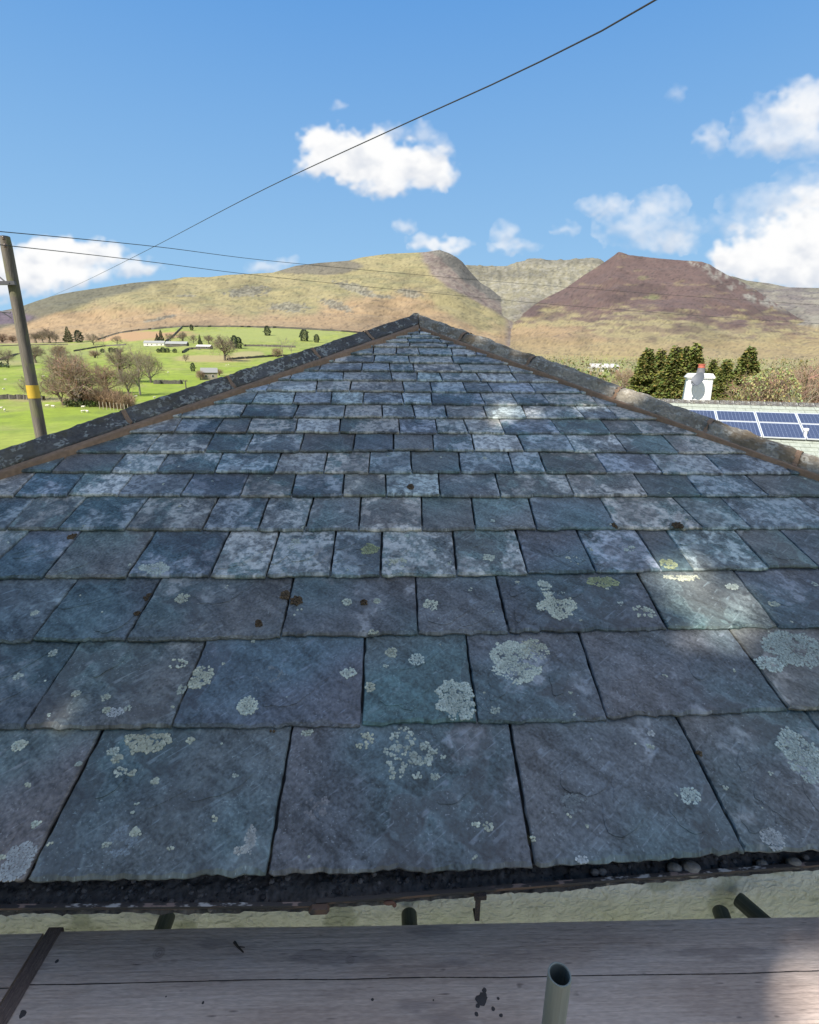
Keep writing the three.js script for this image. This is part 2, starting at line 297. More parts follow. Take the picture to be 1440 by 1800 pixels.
// ------------------------------------------------------------------ the slated house: frame of its front slope
const PHI = 3.2 * D2R, T = 22 * D2R, EH = CY - 1.3, ST = Math.sin(T), CT = Math.cos(T);
const U = new THREE.Vector3(Math.cos(PHI), 0, -Math.sin(PHI)), Wd = new THREE.Vector3(-Math.sin(PHI), 0, -Math.cos(PHI));
const V = Wd.clone().multiplyScalar(CT).add(new THREE.Vector3(0, ST, 0)), N = new THREE.Vector3().crossVectors(U, V).normalize();
const O = atHeight(720, 1538, EH);
const O2 = O.clone().addScaledVector(N, .021);
function toUV(px, py) { const p = onPlane(px, py, O2, N).sub(O); return [p.dot(U), p.dot(V)]; }
function uvWorld(u, v, n = 0) { return O.clone().addScaledVector(U, u).addScaledVector(V, v).addScaledVector(N, n); }
const uvPix = (u, v) => { const p = uvWorld(u, v); return proj(p.x, p.y, p.z); };
const slopeLocal = (u, v, n = 0) => new THREE.Vector3(u, EH + v * ST + n * CT, -v * CT + n * ST);
const toLocal = (p) => { const q = p.clone().sub(O); return new THREE.Vector3(q.dot(U), p.y, -q.dot(Wd)); };
const house = tag(base('slate_roofed_house', O.x, 0, O.z, PHI), 'low house with hipped lichen-spotted grey slate roof and pale roughcast wall below the gutter', 'house');

// hip lines in the slope's own (u, v): the edge where mortar meets slate, and the middle of the hip stones
const AP = toUV(736, 579), BL = toUV(0, 841), BR = toUV(1440, 845);
function lineOf(a, b, off) { const dx = b[0] - a[0], dy = b[1] - a[1], L = Math.hypot(dx, dy), d = [dx / L, dy / L]; let n = [-d[1], d[0]]; if (n[1] < 0) n = [-n[0], -n[1]]; return { p: [a[0] + n[0] * off, a[1] + n[1] * off], d, n }; }
const HIPW = 0.172;
const hipL = lineOf(AP, BL, 0), hipR = lineOf(AP, BR, 0), midL = lineOf(AP, BL, HIPW), midR = lineOf(AP, BR, HIPW);
function meet(a, b) { const det = a.d[0] * -b.d[1] + b.d[0] * a.d[1], rx = b.p[0] - a.p[0], ry = b.p[1] - a.p[1]; const t = (rx * -b.d[1] + b.d[0] * ry) / det; return [a.p[0] + a.d[0] * t, a.p[1] + a.d[1] * t]; }
const APEX = meet(midL, midR);
const outside = (line, u, v) => (u - line.p[0]) * line.n[0] + (v - line.p[1]) * line.n[1];
const atV = (line, v) => line.p[0] + line.d[0] * (v - line.p[1]) / line.d[1];
const UL = atV(midL, 0), UR = atV(midR, 0);

// ---- what slate looks like
function slateTexture(seed, base3, film, filmScale, warm, size = 1024) {
  return texture(size, (x, y) => {
    const n1 = fbm(x * 3.3, y * 3.3, 4, seed), wq = .02 * fbm(x * 13, y * 13, 3, seed + 8), st = fbm((x * .77 + y * .64) * 9 + wq * 20, (-x * .64 + y * .77) * 44 + wq * 60, 4, seed + 5), g = fbm((x * .6 - y * .8 + wq) * 140, (x * .8 + y * .6 - wq) * 140, 3, seed + 9), lowf = fbm(x * 2 + 3, y * 2, 3, seed + 13), mid = fbm(x * 17, y * 17, 3, seed + 6);
    let v = .52 + .46 * n1 + .62 * (st - .5) + (film < .45 ? .7 : 1) * (g - .5) + .36 * (mid - .5); v = 1.10 * Math.pow(Math.max(.05, v), 1.35);
    let c = mix3(mix3(base3, [base3[0] * .82, base3[1] * 1.06, base3[2] * 1.04], smooth(.45, .7, lowf)), warm, smooth(.52, .3, lowf) * .6);
    c = [c[0] * v, c[1] * v, c[2] * v];
    const wx = x + .05 * (mid - .5), wy = y + .05 * (vn(x * 22, y * 22, seed) - .5);
    const f0 = .62 * fbm(wx * filmScale, wy * filmScale, 5, seed + 17) + .38 * fbm(wx * filmScale * 4.3, wy * filmScale * 4.3, 4, seed + 19), gr = fbm(x * 55, y * 55, 3, seed + 21);
    const f = smooth(.985 - film, 1 - film + .11, f0) * (.25 + .75 * smooth(.34, .62, gr));
    c = mix3(c, [.52 + .3 * (g - .5), .525 + .3 * (g - .5), .51 + .3 * (g - .5)], f * (film > .53 ? .85 : .6));
    const b0 = fbm(wx * 5 + 7, wy * 5, 4, seed + 25), b = smooth(.63, .665, b0), rim = smooth(.60, .63, b0) * (1 - smooth(.63, .66, b0));
    c = mix3(c, [.085, .08, .08], b * .5); c = mix3(c, [.26, .28, .28], rim * .22);
    const sp = vn(x * 210, y * 210, seed + 2); if (sp > .86) c = mix3(c, [.44, .47, .46], (sp - .86) * 5 * smooth(.3, .6, mid));
    const sc = vn((x * .8 - y * .6) * 20, (x * .6 + y * .8) * 130, seed + 3); if (sc > .84) c = mix3(c, [.36, .40, .42], (sc - .84) * 3.2 * smooth(.4, .6, st + .1)); const dk = vn((x * .8 - y * .6) * 34 + 9, (x * .6 + y * .8) * 60, seed + 4); if (dk > .88) c = mix3(c, [.05, .055, .06], (dk - .88) * 3.5);
    return c;
  });
}
const slateBump = texture(1024, (x, y) => {
  const w = .03 * fbm(x * 9, y * 9, 3, 3), a = fbm((x * .77 + y * .64) * 5 + w * 20, (-x * .64 + y * .77) * 26, 4, 33), step = Math.floor(a * 9) / 9 + .4 * smooth(.0, .3, (a * 9) % 1) / 9;
  return .15 + .45 * step + .14 * fbm(x * 60, y * 60, 3, 37) + .16 * fbm((x * .6 - y * .8 + w * .4) * 170, (x * .8 + y * .6 - w * .3) * 170, 3, 39) + .1 * fbm((x * .77 + y * .64) * 24 + w * 9, (-x * .64 + y * .77) * 90 + w * 14, 3, 35);
}, false);
const NAVY = [.166, .184, .190], GREY = [.15, .158, .168];
const slateMats = { A: [], B: [], C: [] };
const slateLook = (map) => new THREE.MeshStandardMaterial({ map, vertexColors: true, roughness: .54, bumpMap: slateBump, bumpScale: .006 });
for (const s of [0, 1, 2]) slateMats.A.push(slateLook(slateTexture(40 + s * 31, NAVY, .35 + .03 * s, 3.4, [.19, .175, .165])));
for (const s of [0, 1]) slateMats.B.push(slateLook(slateTexture(150 + s * 29, NAVY, .54 + .03 * s, 5.2, [.19, .175, .16])));
for (const s of [0, 1, 2]) slateMats.C.push(slateLook(slateTexture(220 + s * 37, [.198, .206, .208], .61 + .025 * s, 6.5, [.20, .185, .165])));

// ---- one slate: a riven slab with a chipped lower edge, in its own axes (x along the eave, y off the roof, z down the slope)
const TH = 0.014;
function slateGeometry(pts, vb, ex, rnd, tint) {
  let cu = 0, cv = 0; for (const p of pts) { cu += p[0] / pts.length; cv += p[1] / pts.length; }
  const near = vb < 1.0 ? .014 : vb < 2.2 ? .03 : .06, ph = rnd() * 100, tilt = (rnd() - .5) * .006, lift = rnd() * .004;
  const out = [], isB = (v) => Math.abs(v - vb) < .02 + .04 * ex;
  for (let i = 0; i < pts.length; i++) {
    const a = pts[i], b = pts[(i + 1) % pts.length], L = Math.hypot(b[0] - a[0], b[1] - a[1]); if (L < 1e-4) continue;
    const n = Math.max(2, Math.round(L / near)), low = isB(a[1]) && isB(b[1]), nx = (b[1] - a[1]) / L, ny = -(b[0] - a[0]) / L;
    for (let k = 0; k < n; k++) {
      const t = k / n, s = t * L, e = Math.min(s, L - s), rough = low ? .0075 : .004;
      let w = (fbm(ph + s * 26 + i * 37, i * 11.3, 3, 51) - .5) * rough * 1.6 + (fbm(ph + s * 150, i * 7, 3, 52) - .5) * rough * .9;
      if (low && fbm(ph + s * 9, 3.1, 2, 55) > .66) w -= .006;
      if (k === 0) { w = 0; }
      const round = (isB(a[1]) && e === s ? Math.max(0, .016 - e) : 0) * .35;
      out.push([a[0] + (b[0] - a[0]) * t + nx * (w - round * (low ? 1 : 0)), a[1] + (b[1] - a[1]) * t + ny * (w - round), low]);
    }
  }
  const top = (u, v) => TH * 2 - TH * clamp((v - vb) / ex, 0, 1.3) + lift * (1 - clamp((v - vb) / ex)) + tilt * (u - cu) / .3;
  // rings: under edge, arris, top face
  const m = out.length, under = [], arris = [], face = [];
  for (let k = 0; k < m; k++) {
    const [u, v, low] = out[k], p0 = out[(k + m - 1) % m], p1 = out[(k + 1) % m], dx = p1[0] - p0[0], dy = p1[1] - p0[1], L = Math.hypot(dx, dy) || 1, nx = dy / L, ny = -dx / L;
    const ins = (low ? .003 + .011 * Math.pow(fbm(ph + k * .31, 9, 3, 57), 1.6) * 1.7 : .0015 + .003 * vn(ph + k * .4, 4, 58)) * (vb > 2.2 ? .8 : 1);
    const h = top(u, v), f = .30 + .35 * vn(ph + k * .7, 2, 59);
    under.push([u - cu, h - TH, -(v - cv)]); arris.push([u - cu, h - TH * f, -(v - cv)]); face.push([u - nx * ins - cu, h + .0012 * (vn(u * 31 + ph, v * 31, 60) - .5), -(v - ny * ins - cv)]);
  }
  const S = new Soup(), hw = Math.min(.49, Math.max(...face.map((p) => Math.abs(p[0]))) + .01), hv = Math.min(.47, Math.max(...face.map((p) => Math.abs(p[2]))) + .03), ua = hw + rnd() * (1 - 2 * hw), ub = hv + rnd() * (1 - 2 * hv), fl = rnd() < .5 ? 1 : -1, tuv = (p) => [p[0] * fl + ua, p[2] * fl + ub + p[1] * .8], edge = tint.map((c) => c * 1.12);
  for (let k = 0; k < m; k++) { const j = (k + 1) % m; S.quad(under[k], under[j], arris[j], arris[k], tint, tuv(under[k]), tuv(under[j]), tuv(arris[j]), tuv(arris[k])); S.quad(arris[k], arris[j], face[j], face[k], edge, tuv(arris[k]), tuv(arris[j]), tuv(face[j]), tuv(face[k])); }
  const tris = THREE.ShapeUtils.triangulateShape(face.map((p) => new THREE.Vector2(p[0], -p[2])), []);
  for (const [a, b, c] of tris) S.tri(face[a], face[b], face[c], tint, tuv(face[a]), tuv(face[b]), tuv(face[c]));
  if (vb < 1.3) for (let q = 0, nq = 4 + rnd() * 5; q < nq; q++) {      // thin layers of the cleft stone left standing
    const t = rnd(), a = pts[0], b = pts[1], fu = lerp(a[0], b[0], .1 + .8 * t), fv = vb + ex * (.05 + .8 * Math.pow(rnd(), 1.5)), R = .03 + .10 * rnd(), asp = .25 + .4 * rnd(), an = .9 + (rnd() - .5) * .9, h = .0012 + .0022 * rnd(), P = [], Q = []; let ok = true;
    for (let k = 0; k < 22; k++) { const w = k / 22 * 6.2832, r = R * (.62 + .75 * fbm(ph + q * 9 + Math.cos(w) * 1.5, Math.sin(w) * 1.5 + q, 4, 65)), x = Math.cos(w) * r, y = Math.sin(w) * r * asp, u = fu + x * Math.cos(an) - y * Math.sin(an), v = fv + x * Math.sin(an) + y * Math.cos(an); if (!inside(pts, u, v) || v < vb + .012) ok = false; P.push([u - cu, top(u, v) + h * clamp(.55 + (v - fv) * -6, .05, 1), -(v - cv)]); Q.push([u - cu, top(u, v) - .001, -(v - cv)]); }
    if (!ok) continue;
    for (let k = 0; k < 22; k++) { const j = (k + 1) % 22; S.quad(Q[k], Q[j], P[j], P[k], edge, tuv(Q[k]), tuv(Q[j]), tuv(P[j]), tuv(P[k])); }
    for (const [x, y, z] of THREE.ShapeUtils.triangulateShape(P.map((p) => new THREE.Vector2(p[0], -p[2])), [])) S.tri(P[x], P[y], P[z], tint, tuv(P[x]), tuv(P[y]), tuv(P[z]));
  }
  const g = S.geo(); return { g, cu, cv, top, pts };
}
function clip(pts, line, off) {          // keep the side inside the hip line
  const o = []; for (let i = 0; i < pts.length; i++) { const a = pts[i], b = pts[(i + 1) % pts.length], da = outside(line, ...a) - off, db = outside(line, ...b) - off; if (da <= 0) o.push(a); if ((da < 0) !== (db < 0)) { const t = da / (da - db); o.push([a[0] + (b[0] - a[0]) * t, a[1] + (b[1] - a[1]) * t]); } } return o;
}
// courses: [y of the lower edge on the middle line, joints as pixel pairs (upper, lower)]
const COURSES = [
  [1538, [[[178, 1280], [45, 1550]], [[513, 1280], [470, 1538]], [[897, 1272], [938, 1524]], [[1195, 1264], [1310, 1500]]]],
  [1275, [[[137, 1130], [42, 1282]], [[360, 1128], [302, 1278]], [[641, 1122], [635, 1275]], [[820, 1118], [839, 1270]], [[1020, 1115], [1067, 1265]], [[1287, 1108], [1386, 1250]]]],
  [1118, [[[132, 1020], [55, 1128]], [[280, 1020], [220, 1129]], [[515, 1020], [494, 1121]], [[731, 1017], [735, 1117]], [[873, 1015], [894, 1114]], [[1125, 1010], [1174, 1107]], [[1295, 1006], [1367, 1104]]]],
  [1015, [[[50, 932], [-35, 1017]], [[140, 934], [75, 1016]], [[272, 934], [222, 1016]], [[402, 934], [368, 1015]], [[490, 935], [468, 1015]], [[590, 935], [580, 1014]], [[672, 935], [669, 1013]], [[797, 935], [803, 1012]], [[908, 934], [928, 1010]], [[1015, 932], [1048, 1008]], [[1120, 932], [1165, 1005]], [[1172, 931], [1220, 1003]], [[1292, 931], [1351, 1001]], [[1370, 929], [1440, 1000]]]],
  [934, [[[60, 875], [10, 932]], [[150, 874], [100, 932]], [[260, 873], [220, 932]], [[382, 875], [355, 933]], [[472, 875], [453, 934]], [[550, 875], [535, 934]], [[635, 875], [631, 934]], [[741, 875], [742, 933]], [[829, 876], [836, 932]], [[930, 875], [943, 932]], [[1057, 875], [1085, 931]], [[1185, 875], [1235, 930]], [[1270, 875], [1320, 930]], [[1405, 875], [1475, 930]]]],
  [875, [[[60, 831], [25, 873]], [[147, 831], [117, 872]], [[235, 831], [207, 872]], [[340, 832], [317, 872]], [[437, 834], [422, 873]], [[520, 832], [512, 873]], [[605, 832], [602, 873]], [[678, 832], [679, 873]], [[771, 835], [773, 873]], [[872, 835], [880, 874]], [[996, 835], [1010, 873]], [[1117, 835], [1139, 873]], [[1207, 835], [1232, 873]], [[1312, 835], [1350, 873]]]],
  [832, [[[220, 797], [195, 831]], [[295, 797], [275, 831]], [[390, 797], [377, 831]], [[494, 795], [482, 832]], [[576, 795], [569, 832]], [[651, 795], [648, 832]], [[722, 795], [724, 832]], [[807, 795], [810, 832]], [[894, 795], [903, 832]], [[949, 795], [960, 832]], [[1047, 796], [1067, 833]], [[1140, 796], [1165, 833]], [[1240, 797], [1272, 834]]]],
  [795, [[[282, 762], [258, 796]], [[375, 762], [360, 795]], [[445, 762], [432, 795]], [[534, 762], [527, 794]], [[624, 762], [620, 794]], [[692, 762], [692, 793]], [[761, 762], [763, 793]], [[829, 762], [834, 793]], [[910, 762], [922, 793]], [[995, 763], [1010, 795]], [[1082, 764], [1102, 796]], [[1165, 764], [1192, 797]]]],
  [762], [735], [711], [689], [669.5], [653], [638], [624], [610], [602], [594], [587], [580],
];
const slates = [], lost = [], rndS = rngOf(99);
const TINTS = [[1, 1, 1], [.86, .9, 1.02], [.94, 1.04, 1.03], [1.14, 1.04, .96], [1.2, 1.18, 1.15], [.74, .77, .82], [1.05, 1.0, .94], [.9, .98, 1.04]];
const FIXED = { '0,0': [1.12, 1.0, .98], '0,1': [.88, 1.0, 1.04], '0,2': [.92, .94, 1.04], '0,3': [.9, .94, 1.02], '0,4': [.95, .98, 1.02], '1,1': [1.06, 1.06, 1.04], '1,2': [.84, .88, 1.04], '1,3': [.78, .96, 1.0], '1,4': [.86, .9, 1], '1,5': [.9, .9, .98], '2,5': [.76, .8, .9], '2,4': [.9, .96, 1.04], '2,3': [.85, .84, .88], '2,0': [.84, 1.0, 1.08], '5,7': [1.35, 1.25, 1.1] };
COURSES.forEach(([yb, joints], ci) => {
  const vb = toUV(720, yb)[1], next = COURSES[ci + 1], vt = next ? toUV(720, next[0])[1] : vb + .09, ex = vt - vb;
  let J = [];      // joints as [u low, v low, u high, v high]
  if (joints) { for (const [a, b] of joints) { const h = toUV(...a), l = toUV(...b), k = (vt - l[1]) / (h[1] - l[1]); J.push([l[0], l[1], l[0] + (h[0] - l[0]) * k, vt]); } }
  else { const w0 = .19 + .1 * (ex / .2); let u = rndS() * w0; const us = []; while (u < 6) { us.push(u); u += w0 * (.65 + .8 * rndS()); } u = us[0]; while (u > -6) { u -= w0 * (.65 + .8 * rndS()); us.unshift(u); } for (const q of us) J.push([q, vb + (rndS() - .5) * .006, q + (rndS() - .5) * .02, vt]); }
  if (joints) { let w; while (J[0][0] > atV(hipL, vb) - .4) { w = .3 + .25 * rndS() + (ci < 3 ? .15 : 0); J.unshift([J[0][0] - w, J[0][1], J[0][2] - w, vt]); } while (J[J.length - 1][0] < atV(hipR, vb) + .4) { const q = J[J.length - 1]; w = .3 + .25 * rndS() + (ci < 3 ? .15 : 0); J.push([q[0] + w, q[1], q[2] + w, vt]); } }
  const first = joints ? J.findIndex((q) => Math.abs(q[0] - toUV(...joints[0][1])[0]) < 1e-6) - 1 : 0;
  for (let i = 0; i + 1 < J.length; i++) {
    const a = J[i], b = J[i + 1], g = .002 + .003 * rndS(), up = .055, k = (ex + up) / ex, jl = (rndS() - .5) * .008;
    const quad = [[a[0] + g, a[1] + jl], [b[0] - g, b[1] + jl], [b[0] - g + (b[2] - b[0]) * k, vt + up], [a[0] + g + (a[2] - a[0]) * k, vt + up]];
    let pts = clip(clip(quad, hipL, .05), hipR, .05);
    if (pts.length < 3) continue;
    let area = 0; pts.forEach((p, n) => { const q = pts[(n + 1) % pts.length]; area += p[0] * q[1] - q[0] * p[1]; }); if (Math.abs(area) / 2 < .0015) continue;
    const seen = pts.some((p) => { const [x, y] = uvPix(p[0], Math.min(p[1], vt)); return x > 0 && x < 1440 && y > 0 && y < 1800 && outside(hipL, p[0], Math.min(p[1], vt)) < 0.02 && outside(hipR, p[0], Math.min(p[1], vt)) < 0.02; });
    const key = ci + ',' + (i - first), tb = FIXED[key] ?? TINTS[(rndS() * TINTS.length) | 0], br = (FIXED[key] ? 1 : .82 + .42 * rndS()), tint = tb.map((c) => c * br);
    const s = slateGeometry(pts, Math.min(a[1], b[1]) + jl, ex, rndS, tint), q = rndS();
    const set = ci < 3 ? 'A' : ci < 5 ? (q < .6 ? 'A' : 'B') : ci < 9 ? (q < .25 ? 'A' : q < .65 ? 'B' : 'C') : (q < .2 ? 'B' : 'C');
    const mat = slateMats[set][(rndS() * slateMats[set].length) | 0], at = slopeLocal(s.cu, s.cv);
    if (seen) { const m = part('slate', s.g, mat, house); m.position.copy(at); m.rotation.x = T; slates.push({ m, pts, vt, ...s }); }
    else { s.g.rotateX(T).translate(at.x, at.y, at.z); lost.push(s.g); }
  }
});
if (lost.length) { const o = part('outer_slates', mergeGeometries(lost), slateMats.A[0], house); o.userData.kind = 'stuff'; }
console.log('slates', slates.length, 'outer', lost.length, 'apex', APEX, 'eave', UL, UR);

// ---- lichen and moss growing on the slates: many little crusts close together
const lichenMat = new THREE.MeshStandardMaterial({ vertexColors: true, roughness: 1 });
function inside(pts, u, v) { let c = false; for (let i = 0, j = pts.length - 1; i < pts.length; j = i++) { const a = pts[i], b = pts[j]; if ((a[1] > v) !== (b[1] > v) && u < (b[0] - a[0]) * (v - a[1]) / (b[1] - a[1]) + a[0]) c = !c; } return c; }
function growth(name, u, v, ru, rv, how, rnd) {
  const s = slates.find((q) => inside(q.pts, u, v) && v < q.vt); if (!s) return;
  const S = new Soup(), st = how.step, ph = rnd() * 50, g = how.gaps, tone = .8 + .35 * rnd(), hq = rnd() - .5, hue = [1 + .1 * hq, 1, 1 - .16 * hq];
  for (let y = -rv * 1.25; y <= rv * 1.25; y += st * .86) for (let x = -ru * 1.25; x <= ru * 1.25; x += st) {
    const du = x + (rnd() - .5) * st * .9, dv = y + (rnd() - .5) * st * .9, a = Math.atan2(dv, du), d = Math.hypot(du / ru, dv / rv) + (fbm(ph + Math.cos(a) * 1.6 + du / ru * .8, ph + Math.sin(a) * 1.6 + dv / rv * .8, 4, 61) - .5) * how.ragged;
    if (d > 1 || (fbm(ph + du / st / 2.6, dv / st / 2.6, 3, 63) < g + how.hollow * smooth(.9, .1, d)) || !inside(s.pts, u + du, v + dv) || v + dv > s.vt - .002) continue;
    const r = st * (.58 + .42 * rnd()), h = how.h * (.5 + .8 * rnd()), y0 = s.top(u + du, v + dv), k = (.72 + .4 * rnd()) * (.84 + .22 * smooth(.3, .95, d)) * tone, col = mix3(how.a, how.b, clamp(rnd() * .7 + .4 * (fbm(ph + du * 40, dv * 40, 2, 64) - .2))).map((q, ii) => q * k * hue[ii]), cx = u + du - s.cu, cz = -(v + dv - s.cv), n = 5, o = rnd() * 6.3;
    const P = (q, rr, hh) => [cx + Math.cos(o + q * 2 * Math.PI / n) * rr, y0 + hh, cz - Math.sin(o + q * 2 * Math.PI / n) * rr];
    for (let q = 0; q < n; q++) { S.quad(P(q, r, -.0005), P(q + 1, r, -.0005), P(q + 1, r * .8, h * .75), P(q, r * .8, h * .75), col); S.tri(P(q, r * .8, h * .75), P(q + 1, r * .8, h * .75), [cx, y0 + h, cz], col); }
  }
  if (!S.p.length) return;
  part(name, S.geo(), lichenMat, s.m);
}
const PALE = { step: .0062, h: .0022, a: [.44, .48, .40], b: [.58, .60, .50], ragged: .9, gaps: .30, hollow: .06 };
const SPARSE = { ...PALE, gaps: .50, ragged: 1.1 }, ROSE = { ...PALE, gaps: .16, ragged: .5, a: [.42, .48, .42], step: .0055 };
const WHITE = { step: .005, h: .0007, a: [.42, .44, .44], b: [.48, .49, .48], ragged: .55, gaps: .1, hollow: 0 };
const GREENY = { ...PALE, a: [.28, .31, .16], b: [.40, .42, .25] }, MOSS = { step: .006, h: .008, a: [.085, .06, .038], b: [.14, .095, .055], ragged: .8, gaps: .2, hollow: 0 };
const rndL = rngOf(4242);
function growAt(name, x, y, rx, ry, how) { const [u, v] = toUV(x, y), [u1] = toUV(x + rx, y), [, v1] = toUV(x, y - ry), [, v2] = toUV(x, y + ry); growth(name, u, v, Math.abs(u1 - u), Math.abs(v1 - v2) / 2, how, rndL); }
for (const [x, y, rx, ry, how] of [
  [257, 1299, 36, 22, PALE], [352, 1190, 22, 20, PALE], [436, 1243, 18, 16, ROSE], [719, 1322, 44, 40, SPARSE], [640, 1300, 14, 16, SPARSE], [803, 1232, 34, 36, PALE], [905, 1162, 40, 36, PALE], [938, 1140, 26, 18, PALE], [980, 1064, 34, 23, PALE], [1062, 1020, 26, 10, GREENY], [1132, 1076, 18, 12, SPARSE], [957, 1028, 11, 9, PALE],
  [1398, 1140, 62, 32, PALE], [1350, 1170, 22, 14, PALE], [1412, 1330, 34, 52, PALE], [1213, 1400, 17, 16, ROSE], [1200, 1012, 28, 8, PALE], [688, 1146, 11, 9, ROSE], [732, 1159, 13, 10, ROSE], [650, 1208, 8, 9, PALE], [612, 1181, 13, 9, PALE], [320, 1052, 12, 8, PALE], [313, 1165, 15, 9, SPARSE], [757, 1063, 12, 10, PALE], [772, 1092, 5, 5, ROSE], [860, 981, 10, 6, PALE], [272, 1001, 26, 10, PALE],
  [1175, 992, 14, 9, GREENY], [520, 952, 9, 6, PALE], [512, 962, 6, 5, ROSE], [33, 1309, 13, 9, ROSE], [205, 1332, 9, 7, PALE], [213, 1355, 10, 9, PALE], [238, 1465, 9, 10, PALE], [237, 1420, 9, 8, SPARSE], [836, 1450, 7, 6, ROSE], [858, 1452, 8, 9, PALE], [272, 1372, 7, 6, SPARSE], [376, 1441, 8, 5, SPARSE], [321, 1211, 8, 8, PALE], [186, 1227, 8, 6, ROSE], [870, 1250, 8, 7, SPARSE], [610, 1058, 8, 6, ROSE], [1288, 1031, 10, 5, PALE], [1360, 1062, 10, 5, ROSE], [525, 1077, 7, 5, SPARSE], [650, 965, 14, 10, GREENY], [1105, 962, 12, 6, SPARSE], [700, 990, 16, 8, SPARSE], [1010, 985, 12, 7, SPARSE], [655, 1113, 10, 4, PALE], [1275, 1385, 5, 5, ROSE], [1145, 1287, 6, 5, WHITE], [473, 1185, 26, 14, { ...WHITE, gaps: .5, hollow: .6, a: [.2, .23, .24], b: [.26, .29, .30] }],
  [1355, 1474, 20, 22, WHITE], [35, 1518, 26, 40, WHITE], [441, 1478, 10, 24, WHITE], [424, 1497, 14, 8, WHITE], [1022, 1515, 11, 8, WHITE], [203, 1254, 16, 8, WHITE], [215, 1480, 26, 28, { ...WHITE, gaps: .42, a: [.2, .235, .26], b: [.25, .29, .31] }], [1008, 1413, 24, 18, { ...WHITE, gaps: .46, a: [.2, .23, .25], b: [.25, .28, .3] }], [557, 1420, 22, 20, { ...WHITE, gaps: .47, a: [.22, .22, .24], b: [.26, .26, .28] }],
]) growAt('lichen', x, y, rx, ry, how);
for (const [x, y, r] of [[522, 1056, 10], [501, 1045, 9], [455, 1097, 7], [640, 1059, 6], [132, 939, 10], [262, 1049, 8], [243, 1080, 6], [540, 915, 5], [1190, 927, 8], [1080, 926, 6], [480, 1283, 5], [722, 858, 6], [1228, 1324, 4]]) growAt('moss_tuft', x, y, r, r * .8, MOSS);
for (let i = 0; i < 120; i++) {           // small specks of lichen scattered over the near and middle courses
  const x = rndL() * 1440, y = 800 + 720 * Math.pow(rndL(), 1.4), q = .5 + (y - 780) / 500, r = (1.5 + 4.5 * rndL() * rndL()) * q;
  growAt('lichen', x, y, r * 1.2, r * .9, { ...(rndL() < .3 ? ROSE : rndL() < .5 ? SPARSE : PALE), step: .005 });
}

// ---- under the slates, and the other slopes
const deckMat = std([.06, .065, .072], .9), slopeMat = new THREE.MeshStandardMaterial({ map: slateMats.B[0].map, roughness: .7, bumpMap: slateBump, bumpScale: .004 });
const RIDGE = 3.4, apexP = slopeLocal(APEX[0], APEX[1], -.01), apexB = apexP.clone().add(new THREE.Vector3(0, 0, -RIDGE));
const eaveL = slopeLocal(UL, 0, -.01), eaveR = slopeLocal(UR, 0, -.01), backL = eaveL.clone().setZ(apexB.z - (eaveL.z - apexP.z)), backR = eaveR.clone().setZ(backL.z);
function slab(corners, th = .03) {
  const S = new Soup(), a = corners.map((p) => p.toArray()), b = corners.map((p) => [p.x, p.y - th, p.z]), n = a.length, uvp = (p) => [p[0] * .8 + p[2] * .31, p[2] * .8 + p[1]];
  for (let i = 1; i + 1 < n; i++) { S.tri(a[0], a[i], a[i + 1], null, uvp(a[0]), uvp(a[i]), uvp(a[i + 1])); S.tri(b[0], b[i + 1], b[i], null, uvp(b[0]), uvp(b[i + 1]), uvp(b[i])); }
  for (let i = 0; i < n; i++) { const j = (i + 1) % n; S.quad(a[i], b[i], b[j], a[j], null, uvp(a[i]), uvp(b[i]), uvp(b[j]), uvp(a[j])); }
  return S.geo();
}
part('roof_deck', slab([slopeLocal(UL + .15, .09, -.016), slopeLocal(UR - .15, .09, -.016), apexP.clone().add(new THREE.Vector3(0, -.006, 0))]), deckMat, house);
part('side_slope', slab([apexP, apexB, backL, eaveL]), slopeMat, house);
part('side_slope', slab([apexB, apexP, eaveR, backR]), slopeMat, house);
part('rear_slope', slab([apexB, backR, backL]), slopeMat, house);

// ---- hip stones bedded in brown mortar
const stoneTex = (seed, a, b, lich, moss, ml) => texture(512, (x, y) => {
  const n = fbm(x * 6, y * 6, 5, seed), g = fbm(x * 70, y * 70, 3, seed + 3), l = smooth(.53, .60, fbm(x * 24, y * 24, 5, seed + 7)) * smooth(.4, .6, g);
  let c = mix3(a, b, smooth(.3, .7, n)); c = c.map((v) => v * (.6 + .8 * g)); c = mix3(c, lich, l * .6); return mix3(c, moss, smooth(.52, .62, fbm(x * 9 + 4, y * 9, 4, seed + 11)) * ml);
});
const roughBump = texture(512, (x, y) => .5 * fbm(x * 12, y * 12, 5, 71) + .5 * fbm(x * 60, y * 60, 3, 72), false);
const stoneL = new THREE.MeshStandardMaterial({ map: stoneTex(301, [.075, .07, .068], [.12, .115, .11], [.38, .39, .36], [.12, .10, .05], .25), roughness: .9, bumpMap: roughBump, bumpScale: .008 });
const stoneR = new THREE.MeshStandardMaterial({ map: stoneTex(317, [.20, .175, .14], [.30, .265, .21], [.46, .44, .38], [.15, .10, .05], .6), roughness: 1, bumpMap: roughBump, bumpScale: .014 });
const mortarMat = new THREE.MeshStandardMaterial({ map: texture(256, (x, y) => { const n = fbm(x * 8, y * 8, 4, 81), g = fbm(x * 60, y * 60, 2, 83); return [(.26 + .1 * (n - .5)) * (.75 + .5 * g), (.165 + .06 * (n - .5)) * (.75 + .5 * g), (.105 + .04 * (n - .5)) * (.75 + .5 * g)]; }), roughness: .95, bumpMap: roughBump, bumpScale: .004 });
const apexX = slopeLocal(APEX[0], APEX[1]).x;
